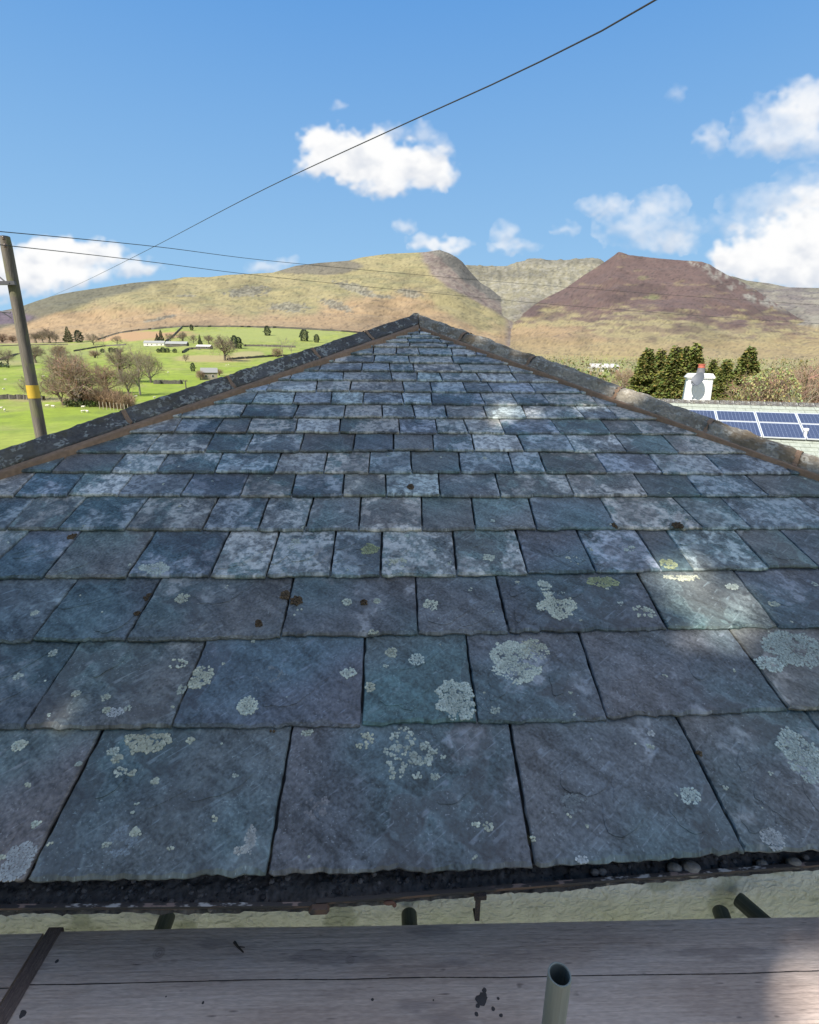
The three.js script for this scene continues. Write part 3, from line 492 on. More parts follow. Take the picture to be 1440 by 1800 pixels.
function hip(line, mid, side, cuts, mat, rough, rounded, seed) {
  const rnd = rngOf(seed), A = slopeLocal(APEX[0], APEX[1]), Bp = slopeLocal(APEX[0] + mid.d[0] * 3, APEX[1] + mid.d[1] * 3), d = Bp.clone().sub(A).normalize();
  const q = new THREE.Vector3(-d.z, 0, d.x).normalize(); if (q.z < 0) q.negate();      // level, towards the front slope
  const m = q.z * Math.tan(T), wq = HIPW / Math.hypot(1, m), q0 = wq * (rounded ? .80 : .66);
  const prof = rounded
    ? [[q0, -q0 * m + .014], [q0 * 1.02, -q0 * m + .034], [q0 * .86, .008], [q0 * .6, .046], [q0 * .3, .066], [0, .072], [-q0 * .3, .066], [-q0 * .6, .046], [-q0 * .86, .008], [-q0 * 1.02, -q0 * m + .034], [-q0, -q0 * m + .014]]
    : [[q0, -q0 * m + .014], [q0 * 1.02, -q0 * m + .022], [q0 * 1.0, -q0 * m + .044], [q0 * .6, .036], [q0 * .14, .078], [q0 * .04, .082], [-q0 * .04, .082], [-q0 * .14, .078], [-q0 * .6, .036], [-q0 * .97, -q0 * m + .044], [-q0, -q0 * m + .014]];
  const P = (s, a, h, seam = true) => { const p = A.clone().addScaledVector(d, s).addScaledVector(q, a); p.y += h; if (seam) p.x = side < 0 ? Math.min(p.x, apexX - .004) : Math.max(p.x, apexX + .004); return p; };
  const sAt = ([x, y]) => { const [u, v] = toUV(x, y); return (u - APEX[0]) * mid.d[0] + (v - APEX[1]) * mid.d[1]; };
  const marks = [-.004, ...cuts.map(sAt)]; const total = (0 - APEX[1]) / mid.d[1]; while (marks[marks.length - 1] < total) marks.push(marks[marks.length - 1] + .62 + .2 * rnd());
  for (let i = 0; i + 1 < marks.length; i++) {
    const s0 = marks[i] + (i ? .006 : 0), s1 = Math.min(marks[i + 1] - .006, total + .1), n = Math.max(6, Math.round((s1 - s0) / .028)), S = new Soup(), g = [], off = (rnd() - .5) * .012, up = (rnd() - .5) * .01;
    const fine = []; for (let k = 0; k + 1 < prof.length; k++) for (let t = 0; t < 3; t++) fine.push([lerp(prof[k][0], prof[k + 1][0], t / 3), lerp(prof[k][1], prof[k + 1][1], t / 3)]); fine.push(prof[prof.length - 1]);
    let per = 0; const pers = fine.map((f, k) => per += k ? Math.hypot(f[0] - fine[k - 1][0], f[1] - fine[k - 1][1]) : 0);
    for (let j = 0; j <= n; j++) { const s = lerp(s0, s1, j / n), e = Math.min(j, n - j) === 0 ? .006 : 0; g.push(fine.map(([a, h], k) => { const w = (fbm(s * 9 + seed, pers[k] * 9, 4, 91) - .5) * rough + (vn(s * 55, pers[k] * 55 + seed, 92) - .5) * rough * .45; return P(s, a * (1 - e * 2) + off + w * .6 * Math.sign(a || 1), h + up * (h > .04 ? 1 : 0) + w - e); })); }
    const ua = rnd() * 5, uv = (j, k) => [ua + lerp(s0, s1, j / n) * 1.1, pers[k] * 1.1 + i * .37];
    for (let j = 0; j < n; j++) for (let k = 0; k + 1 < fine.length; k++) { const a = g[j][k].toArray(), b = g[j + 1][k].toArray(), c = g[j + 1][k + 1].toArray(), e = g[j][k + 1].toArray(); side < 0 ? S.quad(a, e, c, b, null, uv(j, k), uv(j, k + 1), uv(j + 1, k + 1), uv(j + 1, k)) : S.quad(a, b, c, e, null, uv(j, k), uv(j + 1, k), uv(j + 1, k + 1), uv(j, k + 1)); }
    for (const j of [0, n]) { const c = P(j ? s1 : s0, 0, .02).toArray(); for (let k = 0; k + 1 < fine.length; k++) S.tri(g[j][k].toArray(), g[j][k + 1].toArray(), c, null, uv(j, k), uv(j, k + 1), uv(j, 0)); }
    part('hip_stone', S.geo(true), mat, house);
    if (i + 2 < marks.length) {      // the mortar joint between two stones, a little under their faces
      const S2 = new Soup(), a0 = marks[i + 1] - .014, a1 = marks[i + 1] + .014, k2 = .93 + .07 * rnd();
      for (let k = 0; k + 1 < prof.length; k++) { const f = prof[k], h = prof[k + 1], Q = (s, r) => P(s, r[0] * k2, r[1] * k2 + .002 * rnd()).toArray(), u4 = [[0, k * .1], [.1, k * .1], [.1, k * .1 + .1], [0, k * .1 + .1]]; S2.quad(Q(a0, f), Q(a1, f), Q(a1, h), Q(a0, h), null, ...u4); }
      part('mortar_joint', S2.geo(), mortarMat, house);
    }
  }
  // bedding mortar: a fillet from under the stones down on to the slates
  const S3 = new Soup(), n = Math.round(total / .03), rows = [];
  for (let j = -4; j <= n; j++) { const s = j * .03, w = (fbm(s * 5 + seed, 2, 4, 95) - .5) * .022, w2 = (fbm(s * 14, seed, 3, 96) - .5) * .012; rows.push([[q0 * .9, -q0 * m + .03], [q0 * 1.0, -q0 * m + .034 + w2 * .5], [lerp(q0, wq, .5) + w * .4, -lerp(q0, wq, .5) * m + .042 + w2 * .4], [wq * 1.06 + w, -(wq * 1.06 + w) * m + .044], [wq * 1.10 + w, -(wq * 1.10 + w) * m - .002]].map(([a, h]) => P(s, a, h).toArray())); }
  for (let j = 0; j + 1 < rows.length; j++) for (let k = 0; k < 4; k++) { const u4 = [[j * .03, k * .04], [j * .03 + .03, k * .04], [j * .03 + .03, k * .04 + .04], [j * .03, k * .04 + .04]]; S3.quad(rows[j][k], rows[j + 1][k], rows[j + 1][k + 1], rows[j][k + 1], null, ...u4); }
  part('mortar_bed', S3.geo(true), mortarMat, house);
}
hip(hipL, midL, -1, [[652, 598], [562, 632], [408, 682], [230, 748]], stoneL, .016, false, 11);
hip(hipR, midR, 1, [[824, 594], [935, 640], [1075, 703], [1237, 763], [1393, 822]], stoneR, .03, true, 23);
{ // ridge stones running back from the top
  for (let i = 0; i < 5; i++) { const s = new THREE.Shape([new THREE.Vector2(-.16, -.06), new THREE.Vector2(.16, -.06), new THREE.Vector2(.15, .0), new THREE.Vector2(.02, .11), new THREE.Vector2(-.02, .11), new THREE.Vector2(-.15, 0)]); const g = new THREE.ExtrudeGeometry(s, { depth: .62, bevelEnabled: true, bevelSize: .006, bevelThickness: .006, bevelSegments: 1 }); g.translate(apexP.x, apexP.y, apexP.z - .9 - i * .64); part('ridge_stone', g, stoneL, house); }
}

// ---- walls
const wallMat = new THREE.MeshStandardMaterial({ map: texture(1024, (x, y) => { const n = fbm(x * 3, y * 5, 4, 101), g = fbm(x * 34, y * 34, 3, 103); let c = mix3([.62, .66, .62], [.56, .60, .52], n); c = mix3(c, [.40, .44, .24], smooth(.46, .68, fbm(x * 2.6 + 3.1, y * 3, 4, 107)) * .6); c = mix3(c, [.16, .19, .10], smooth(.62, .72, fbm(x * 9, y * 9, 4, 109)) * .5); return c.map((v) => v * (.82 + .3 * g)); }), roughness: .95, bumpMap: texture(1024, (x, y) => { const w = .012 * (fbm(x * 30, y * 30, 2, 4) - .5); return .6 * Math.pow(1 - Math.abs(fbm((x + w) * 44, (y + w) * 60, 3, 111) * 2 - 1), 1.5) + .4 * fbm(x * 130, y * 130, 3, 113); }, false), bumpScale: .013 });
const WZ = -.2;                            // face of the front wall, behind the eave
{
  const x0 = UL + .2, x1 = UR - .2, zb = backL.z + .2, h = EH + .03;
  const wall = (a, b, name = 'wall') => { const S = new Soup(), L = Math.hypot(b[0] - a[0], b[1] - a[1]), nx = (b[1] - a[1]) / L * .3, nz = -(b[0] - a[0]) / L * .3, P = (p, y, k) => [p[0] + nx * k, y, p[1] + nz * k]; const u = [[0, 0], [L * .7, 0], [L * .7, h * .7], [0, h * .7]]; S.quad(P(a, 0, 0), P(b, 0, 0), P(b, h, 0), P(a, h, 0), null, ...u); S.quad(P(b, 0, 1), P(a, 0, 1), P(a, h, 1), P(b, h, 1), null, ...u); S.quad(P(a, h, 0), P(b, h, 0), P(b, h, 1), P(a, h, 1), null, ...u); part(name, S.geo(), wallMat, house); };
  wall([x0, WZ], [x1, WZ]); wall([x1, WZ - .3], [x1, zb]); wall([x1, zb], [x0, zb]); wall([x0, zb], [x0, WZ - .3]);
}

// ---- gutter full of grit
const ironMat = new THREE.MeshStandardMaterial({ map: texture(256, (x, y) => { const n = fbm(x * 10, y * 40, 4, 121), r = smooth(.55, .65, fbm(x * 14, y * 30, 4, 123)); return mix3(mix3([.018, .018, .022], [.035, .033, .036], n), [.20, .11, .07], r * .5); }), roughness: .55, bumpMap: roughBump, bumpScale: .002 });
const lipMat = new THREE.MeshStandardMaterial({ map: texture(512, (x, y) => { const p = smooth(.54, .62, fbm(x * 34, y * 60, 4, 127)) * smooth(.42, .6, fbm(x * 3, 2, 3, 126)); return mix3([.035, .03, .032], mix3([.28, .20, .18], [.5, .49, .5], smooth(.5, .62, fbm(x * 7, 1, 3, 129))), p * .8); }), roughness: .6 });
const gritTex = texture(512, (x, y) => { const g = fbm(x * 50, y * 50, 3, 131), n = fbm(x * 9, y * 9, 4, 133); return mix3([.075, .064, .06], [.19, .165, .15], n).map((v) => v * (.35 + 1.3 * g)); });
const gritMat = new THREE.MeshStandardMaterial({ map: gritTex, roughness: 1, bumpMap: roughBump, bumpScale: .012 });
{
  const GY = EH - .05, gutter = new THREE.Group(); gutter.name = 'gutter'; house.add(gutter);
  const L0 = (x, y) => toLocal(atHeight(x, y, GY));
  const runs = [[L0(-420, 1599), L0(566, 1590), 0], [L0(556, 1589), L0(1900, 1486), .006]];
  const rnd = rngOf(77), stones = [];
  for (const [a, b, lift] of runs) {
    const d = b.clone().sub(a), L = d.length(); d.normalize(); const back = new THREE.Vector3(d.z, 0, -d.x); if (back.z > 0) back.negate();
    const P = (s, q, y) => { const p = a.clone().addScaledVector(d, s).addScaledVector(back, q); p.y = GY + y + lift; return p.toArray(); };
    const n = Math.round(L / .04), prof = [[.006, .003], [-.003, .001], [-.004, -.005], [.0, -.009], [.016, -.034], [.036, -.066], [.062, -.088], [.10, -.075], [.122, -.04], [.124, -.004], [.121, -.004], [.118, -.04], [.098, -.071], [.062, -.083], [.038, -.062], [.02, -.034], [.006, -.008]];
    const S = new Soup(), Sl = new Soup();
    for (let j = 0; j < n; j++) for (let k = 0; k < prof.length; k++) {
      const f = prof[k], g = prof[(k + 1) % prof.length], s0 = j * L / n, s1 = (j + 1) * L / n, w = (s) => (fbm(s * 3, 7, 3, 141) - .5) * .006, T2 = k < 1 || k === prof.length - 1 ? Sl : S;
      T2.quad(P(s0, f[0], f[1] + w(s0)), P(s1, f[0], f[1] + w(s1)), P(s1, g[0], g[1] + w(s1)), P(s0, g[0], g[1] + w(s0)), null, [s0, k * .02], [s1, k * .02], [s1, k * .02 + .02], [s0, k * .02 + .02]);
    }
    part('channel', S.geo(), ironMat, gutter); part('lip', Sl.geo(), lipMat, gutter);
    // the bed of dirt
    const D = new Soup(), nd = Math.round(L / .012), md = 11, hh = (s, q) => -.012 - .02 * smooth(.05, .0, q) + .016 * (fbm(s * 12, q * 12 + lift * 999, 4, 143) - .5) + .012 * (vn(s * 70, q * 70, 145) - .5);
    const G = (j, k) => P(j * L / nd, .006 + k * .114 / md, hh(j * L / nd, .006 + k * .114 / md)), ug = (j, k) => [j * L / nd * 1.6, k * .114 / md * 1.6];
    for (let j = 0; j < nd; j++) for (let k = 0; k < md; k++) D.quad(G(j, k), G(j + 1, k), G(j + 1, k + 1), G(j, k + 1), null, ug(j, k), ug(j + 1, k), ug(j + 1, k + 1), ug(j, k + 1));
    const dirt = part('dirt', D.geo(true), gritMat, gutter); dirt.userData.kind = 'stuff';
    for (let i = 0; i < L * 420; i++) { const s = rnd() * L, q = .012 + rnd() * .1, r = .0022 + .0065 * Math.pow(rnd(), 2.5); if (fbm(s * 4, 3, 3, 147) < .38) continue; const g = new THREE.IcosahedronGeometry(r, 0).scale(1, .7 + .3 * rnd(), .8 + .4 * rnd()); g.rotateY(rnd() * 6); const p = P(s, q, hh(s, q) + r * .35); g.translate(...p); const c = mix3([.055, .047, .047], [.24, .21, .195], Math.pow(rnd(), 2)); g.setAttribute('color', new THREE.Float32BufferAttribute(new Float32Array(g.attributes.position.count * 3).map((_, k) => c[k % 3]), 3)); stones.push(g); }
  }
  const grit = part('gravel', mergeGeometries(stones), new THREE.MeshStandardMaterial({ vertexColors: true, roughness: .95 }), gutter); grit.userData.kind = 'stuff';
  const pebbleMat = new THREE.MeshStandardMaterial({ map: texture(128, (x, y) => { const n = fbm(x * 9, y * 9, 4, 151); return [.26 * (.6 + .8 * n), .235 * (.6 + .8 * n), .22 * (.6 + .8 * n)]; }), roughness: .9, bumpMap: roughBump, bumpScale: .003 });
  for (const [x, y, r] of [[1186, 1527, 10], [1215, 1527, 13], [1058, 1532, 6], [1045, 1533, 6], [1340, 1519, 8], [1395, 1517, 10], [1416, 1507, 5]]) {
    const p = toLocal(atHeight(x, y, GY + .0)), g = new THREE.IcosahedronGeometry(r * 1.75 / F, 3), q = g.attributes.position; for (let i = 0; i < q.count; i++) { const k = 1 + .25 * (fbm(q.getX(i) * 60 + x, q.getY(i) * 60 + q.getZ(i) * 40, 3, 153) - .5); q.setXYZ(i, q.getX(i) * k * 1.1, q.getY(i) * k * .75, q.getZ(i) * k * .85); } g.computeVertexNormals(); const m = part('pebble', g, pebbleMat, gutter); m.position.copy(p);
  }
  // joint collar where the two lengths overlap, a strap bracket, rust flakes
  const c = L0(565, 1592), collar = new THREE.ExtrudeGeometry(new THREE.Shape([[-.022, .004], [.016, .004], [.02, -.004], [.014, -.013], [-.026, -.013], [-.03, -.006]].map(([x, y]) => new THREE.Vector2(x, y))), { depth: .012, bevelEnabled: true, bevelSize: .0015, bevelThickness: .0015, bevelSegments: 1 }); const cm = part('joint_collar', collar, ironMat, gutter); cm.position.copy(c);
  const bk = L0(842, 1565), hook = mergeGeometries([boxG(.013, .075, .006, -.004, -.045, .014), boxG(.032, .014, .02, .002, -.008, .006), boxG(.013, .006, .03, -.004, -.083, .002)]); const hm = part('strap_bracket', hook, ironMat, gutter); hm.position.copy(bk);
  const fl = L0(684, 1580); const fm = part('rust_flake', mergeGeometries([new THREE.IcosahedronGeometry(.010, 1).scale(1.5, .5, .7), new THREE.IcosahedronGeometry(.006, 1).translate(.014, -.006, .002)]), std([.14, .07, .05], .95), gutter); fm.position.copy(fl.add(new THREE.Vector3(0, -.008, .004)));
  // wooden fascia behind the gutter
  part('fascia', boxG(UR - UL - .3, .14, .022, (UR + UL) / 2, GY - .045, WZ + .022), std([.05, .05, .055], .7), house);
}

function limb(S, pts, r0, r1, n, col) {
  let prev = null;
  pts.forEach((p, i) => { const t = i / (pts.length - 1), r = lerp(r0, r1, t), d = (pts[i + 1] ?? p).clone().sub(pts[i - 1] ?? p).normalize(), a = (Math.abs(d.y) < .9 ? new THREE.Vector3(0, 1, 0) : new THREE.Vector3(1, 0, 0)).cross(d).normalize(), b = d.clone().cross(a), ring = []; for (let k = 0; k < n; k++) { const q = k / n * 2 * Math.PI; ring.push([p.x + (a.x * Math.cos(q) + b.x * Math.sin(q)) * r, p.y + (a.y * Math.cos(q) + b.y * Math.sin(q)) * r, p.z + (a.z * Math.cos(q) + b.z * Math.sin(q)) * r]); } if (prev) for (let k = 0; k < n; k++) { const j = (k + 1) % n; S.quad(prev[k], prev[j], ring[j], ring[k], col); } prev = ring; });
}
// ------------------------------------------------------------------ scaffold
const BY = EH - .31;
const woodTex = (seed) => texture(1024, (x, y) => {     // x along the board
  const w = .02 * fbm(x * 3, y * 5, 3, seed), gr = fbm(x * 9, (y + w) * 60, 4, seed + 2), g2 = fbm(x * 60, (y + w) * 200, 3, seed + 4), n = fbm(x * 5, y * 9, 4, seed + 6), dirt = fbm(x * 13, y * 13, 4, seed + 9), fine = fbm(x * 130, y * 130, 2, seed + 11);
  let c = mix3([.43, .345, .305], [.53, .44, .395], smooth(.3, .7, n)); c = c.map((v) => v * (.84 + .2 * gr + .12 * g2)); c = mix3(c, [.53, .465, .44], smooth(.5, .75, dirt) * .4); c = c.map((v) => v * (.84 + .32 * fine));
  const sp = vn(x * 40, y * 55, seed + 13); if (sp > .93) c = mix3(c, [.05, .04, .04], (sp - .93) * 10);
  const crack = Math.abs(y + .05 * (fbm(x * 2.2, 1, 3, seed + 15) - .5) - .47 - .02 * x); if (crack < .0022 * smooth(.2, .5, fbm(x * 3, 5, 3, seed + 17) + .15)) c = [.025, .02, .02];
  const kn = Math.hypot((x - .2) * 2, (y - .33) * .53) * 60, kn2 = Math.hypot((x - .47) * 2, (y - .38) * .53) * 75, ring = (q) => smooth(1.15, .8, q + .3 * (dirt - .5)) * (.55 + .25 * Math.sin(q * 16)); c = mix3(c, [.10, .075, .07], clamp(ring(kn) + ring(kn2)) * .6); c = mix3(c, [.19, .16, .16], smooth(.6, .7, fbm(x * 7 + 3, y * 8, 5, seed + 21)) * .45); return c;
}, true, THREE.MirroredRepeatWrapping);
const woodBump = texture(1024, (x, y) => { const w = .02 * fbm(x * 3, y * 5, 3, 161); return .4 * fbm(x * 10, (y + w) * 90, 4, 163) + .4 * fbm(x * 80, y * 90, 3, 165) + (Math.abs(y + .05 * (fbm(x * 2.2, 1, 3, 176) - .5) - .47 - .02 * x) < .002 ? -.3 : .15); }, false, THREE.MirroredRepeatWrapping);
const wood = [0, 1].map((k) => new THREE.MeshStandardMaterial({ map: woodTex(161 + k * 40), roughness: .82, bumpMap: woodBump, bumpScale: .0035 }));
const hoopMat = new THREE.MeshStandardMaterial({ map: texture(256, (x, y) => { const n = fbm(x * 20, y * 8, 4, 181), g = fbm(x * 70, y * 40, 3, 183); return mix3([.10, .072, .066], [.23, .17, .155], n).map((v) => v * (.4 + 1.2 * g)); }), roughness: .8, bumpMap: roughBump, bumpScale: .006 });
{
  const E0 = toLocal(atHeight(90, 1635, BY)), E1 = toLocal(atHeight(1440, 1610, BY)), dir = E1.clone().sub(E0).normalize(), turn = PHI + Math.atan2(-dir.z, dir.x);
  const toW = (p) => house.localToWorld(p.clone()); house.updateMatrixWorld(true);
  const WIDE = .262, THK = .038;
  function board(name, label, x0, x1, z0, mat, dy = 0, band = null, dt = 0) {       // x along from E0, z0 outward offset of the inner edge
    const p = toW(E0.clone()); const g0 = base(name, p.x, 0, p.z, turn + dt); g0.position.y = 0; tag(g0, label, 'scaffold board', 'scaffold boards along the eave');
    const L = x1 - x0, n = 60, S = new Soup(), rnd = rngOf(Math.round(L * 1000)), edge = (x, k) => (fbm(x * 5 + k * 9, k, 4, 191) - .5) * .004;
    const pr = [[0.004, 0], [WIDE - .004, 0], [WIDE, -.005], [WIDE, -THK + .004], [WIDE - .004, -THK], [.004, -THK], [0, -THK + .004], [0, -.005]];
    for (let j = 0; j < n; j++) for (let k = 0; k < pr.length; k++) { const a = pr[k], b = pr[(k + 1) % pr.length], X = (i) => x0 + L * i / n, Q = (i, q) => [X(i), BY + dy + q[1] + (fbm(X(i) * 2, 4, 2, 193) - .5) * .003, z0 + q[0] + edge(X(i), q[0] > .1 ? 1 : 0)], u = (i, q) => [X(i) * .5 + .03, q[0] * 1.9 + q[1] * 2 + .2]; S.quad(Q(j, a), Q(j, b), Q(j + 1, b), Q(j + 1, a), null, u(j, a), u(j, b), u(j + 1, b), u(j + 1, a)); }
    for (const [i, f] of [[0, 1], [n, 0]]) { const X = i ? x1 : x0, q = pr.map(([z, y]) => [X, BY + dy + y + (fbm(X * 2, 4, 2, 193) - .5) * .003, z0 + z + edge(X, z > .1 ? 1 : 0)]); for (let k = 1; k + 1 < q.length; k++) f ? S.tri(q[0], q[k + 1], q[k], null, [0, 0], [.1, .1], [.1, 0]) : S.tri(q[0], q[k], q[k + 1], null, [0, 0], [.1, .1], [.1, 0]); }
    part('plank', S.geo(), mat, g0);
    if (band) for (const xb of band) { const t = .0006, w = .042, bg = mergeGeometries([boxG(w, t * 2, WIDE + .004, xb, BY + dy + .0022, z0 + WIDE / 2), boxG(w, THK + .006, .0024, xb, BY + dy - THK / 2, z0 - .004), boxG(w, THK + .006, .0024, xb, BY + dy - THK / 2, z0 + WIDE + .004)]); const q = bg.attributes.position; for (let i = 0; i < q.count; i++) q.setY(i, q.getY(i) + .0015 * vn(q.getZ(i) * 40, 3, 4)); part('end_band', bg, hoopMat, g0); }
  }
  board('scaffold_board', 'weathered brown scaffold board lying just below the roof gutter', -.012, 3.9, 0, wood[0], 0, [.012]);
  board('scaffold_board', 'short visible end of another board in the bottom left corner, beyond the rusty band', -3.9, -.022, .001, wood[1], -.004, [], .004);
  // outer boards under the viewer's feet, clear of the upright tube
  board('scaffold_board', 'third scaffold board, nearest the viewer, outside the upright tube', -3.6, 3.4, .50, wood[1], .001);
  { // a twig and dark splashes on the board
    const top = (x, y, h = .001) => atHeight(x, y, BY + h), pts = [[412, 1656], [418, 1664], [428, 1674]].map(([x, y], i) => top(x, y, .005 + .002 * i)), g = new Soup();
    const tw = tag(base('twig', pts[0].x, pts[0].y, pts[0].z), 'small dark twig lying on the scaffold board left of the middle', 'twig'); limb(g, pts.map((p) => p.clone().sub(pts[0])), .0042, .002, 6, [.05, .04, .035]); part('stem', g.geo(), lichenMat, tw);
    const g2 = new Soup(); limb(g2, [pts[1], pts[1].clone().add(new THREE.Vector3(.022, .004, .004))].map((p) => p.clone().sub(pts[0])), .002, .001, 5, [.06, .045, .04]); part('shoot', g2.geo(), lichenMat, tw);
    const sp = [[846, 1756, 11], [852, 1741, 5], [840, 1768, 4], [876, 1755, 3], [867, 1773, 4], [838, 1782, 4], [881, 1785, 4], [851, 1750, 6], [762, 1758, 2], [655, 1757, 3], [357, 1763, 4], [292, 1752, 3], [40, 1782, 7], [100, 1690, 4]].map(([x, y, r]) => { const p = top(x, y, 0), q = new THREE.IcosahedronGeometry(r * 1.15 / F, 2), A = q.attributes.position; for (let i = 0; i < A.count; i++) { const k = .6 + .8 * fbm(A.getX(i) * 160 + x, A.getZ(i) * 160 + y, 2, 251); A.setXYZ(i, A.getX(i) * k, A.getY(i) * .16, A.getZ(i) * k); } q.computeVertexNormals(); q.translate(p.x, p.y, p.z); return q; });
    const m = whole('dirt_splashes', mergeGeometries(sp), std([.06, .055, .058], .9)); m.userData.kind = 'stuff'; tag(m, 'dark dried splashes of dirt on the scaffold board', 'dirt');
  }
  // upright tube: its open end shows
  const tubeMat = new THREE.MeshStandardMaterial({ map: texture(256, (x, y) => { const n = fbm(x * 4, y * 30, 4, 201), g = fbm(x * 16, y * 120, 3, 203); return mix3([.24, .26, .24], [.37, .38, .34], n).map((v) => v * (.7 + .55 * g)); }), roughness: .5, metalness: .55, bumpMap: roughBump, bumpScale: .001 });
  const oldTube = new THREE.MeshStandardMaterial({ map: texture(256, (x, y) => { const n = fbm(x * 6, y * 18, 4, 205), g = fbm(x * 50, y * 50, 3, 207); return mix3([.05, .06, .05], [.12, .135, .105], n).map((v) => v * (.6 + .8 * g)); }), roughness: .6, metalness: .3, bumpMap: roughBump, bumpScale: .002 });
  const tip = onPlane(984, 1712, EYE.clone().addScaledVector(new THREE.Vector3(0, -Math.sin(16 * D2R), -Math.cos(16 * D2R)), 1.09), new THREE.Vector3(0, Math.sin(16 * D2R), Math.cos(16 * D2R)));
  const up = tag(base('scaffold_upright', tip.x, 0, tip.z), 'grey galvanised scaffold tube standing upright with its open end towards the sky', 'scaffold tube');
  part('tube', new THREE.LatheGeometry([[.0242, 0], [.0242, tip.y - .003], [.0236, tip.y - .0006], [.0224, tip.y], [.0206, tip.y - .0006], [.0200, tip.y - .004], [.0200, tip.y - 1.2]].map(([r, y]) => new THREE.Vector2(r, y)), 40), tubeMat, up);
  part('base_plate', boxG(.15, .008, .15, 0, .005, 0), tubeMat, up);
  // level tubes that carry the boards, their ends stopping short of the wall
  const ty = BY - THK - .0245, ends = [[296, 1607, 'dark scaffold tube end under the board, left of the middle', 0, 0], [719, 1604, 'dark scaffold tube end under the board, in the middle of the eave', .0, 0], [1297, 1580, 'greenish scaffold tube poking out furthest from under the board at right', .05, 0], [1266, 1600, 'short ragged dark tube end beside the longer tube at right', -.03, 1]];
  for (const [x, y, label, skew, rag] of ends) {
    const e = toLocal(atHeight(x, y, ty)), s = e.clone().add(new THREE.Vector3(skew * 12, 0, 1.3)), w = toW(e), t = tag(base('scaffold_transom', w.x, w.y, w.z, PHI), label, 'scaffold tube', 'level scaffold tubes carrying the boards');
    const L = s.clone().sub(e).length(), lg = new THREE.LatheGeometry([[.019, .05], [.0195, .002], [.0215, -.0005], [.0235, .002], [.0242, .006], [.0242, L]].map(([r, yy]) => new THREE.Vector2(r, yy)), 28);
    lg.applyQuaternion(new THREE.Quaternion().setFromUnitVectors(new THREE.Vector3(0, 1, 0), s.clone().sub(e).normalize())); part('tube', lg, oldTube, t);
    part('end_plug', new THREE.SphereGeometry(.0195, 16, 8).scale(1, 1, .5).translate(0, 0, .012), std([.03, .03, .025], .9), t);
  }
}

// ------------------------------------------------------------------ leaves, twigs, trees
function leafCloud(spots, rnd, size, cols, flat = 0) {           // spots: [x, y, z, outward x, y, z, colour mix]
  const S = new Soup();
  for (const [x, y, z, ox, oy, oz, k] of spots) {
    const s = size * (.6 + .8 * rnd()), o = new THREE.Vector3(ox + (rnd() - .5) * 1.6, oy + (rnd() - .5) * 1.6 - flat, oz + (rnd() - .5) * 1.6).normalize(), side = new THREE.Vector3(rnd() - .5, rnd() - .5, rnd() - .5).cross(o).normalize();
    const c = mix3(cols[0], cols[1], k).map((v) => v * (.75 + .5 * rnd())), A = [x, y, z], B = [x + o.x * s * .55 + side.x * s * .28, y + o.y * s * .55 + side.y * s * .28, z + o.z * s * .55 + side.z * s * .28], C = [x + o.x * s, y + o.y * s, z + o.z * s], D = [x + o.x * s * .45 - side.x * s * .3, y + o.y * s * .45 - side.y * s * .3, z + o.z * s * .45 - side.z * s * .3];
    S.quad(A, B, C, D, c);
  }
  return S.geo();
}
const leafMat = new THREE.MeshStandardMaterial({ vertexColors: true, roughness: .8, side: THREE.DoubleSide });
const barkMat = new THREE.MeshStandardMaterial({ vertexColors: true, roughness: .95 });
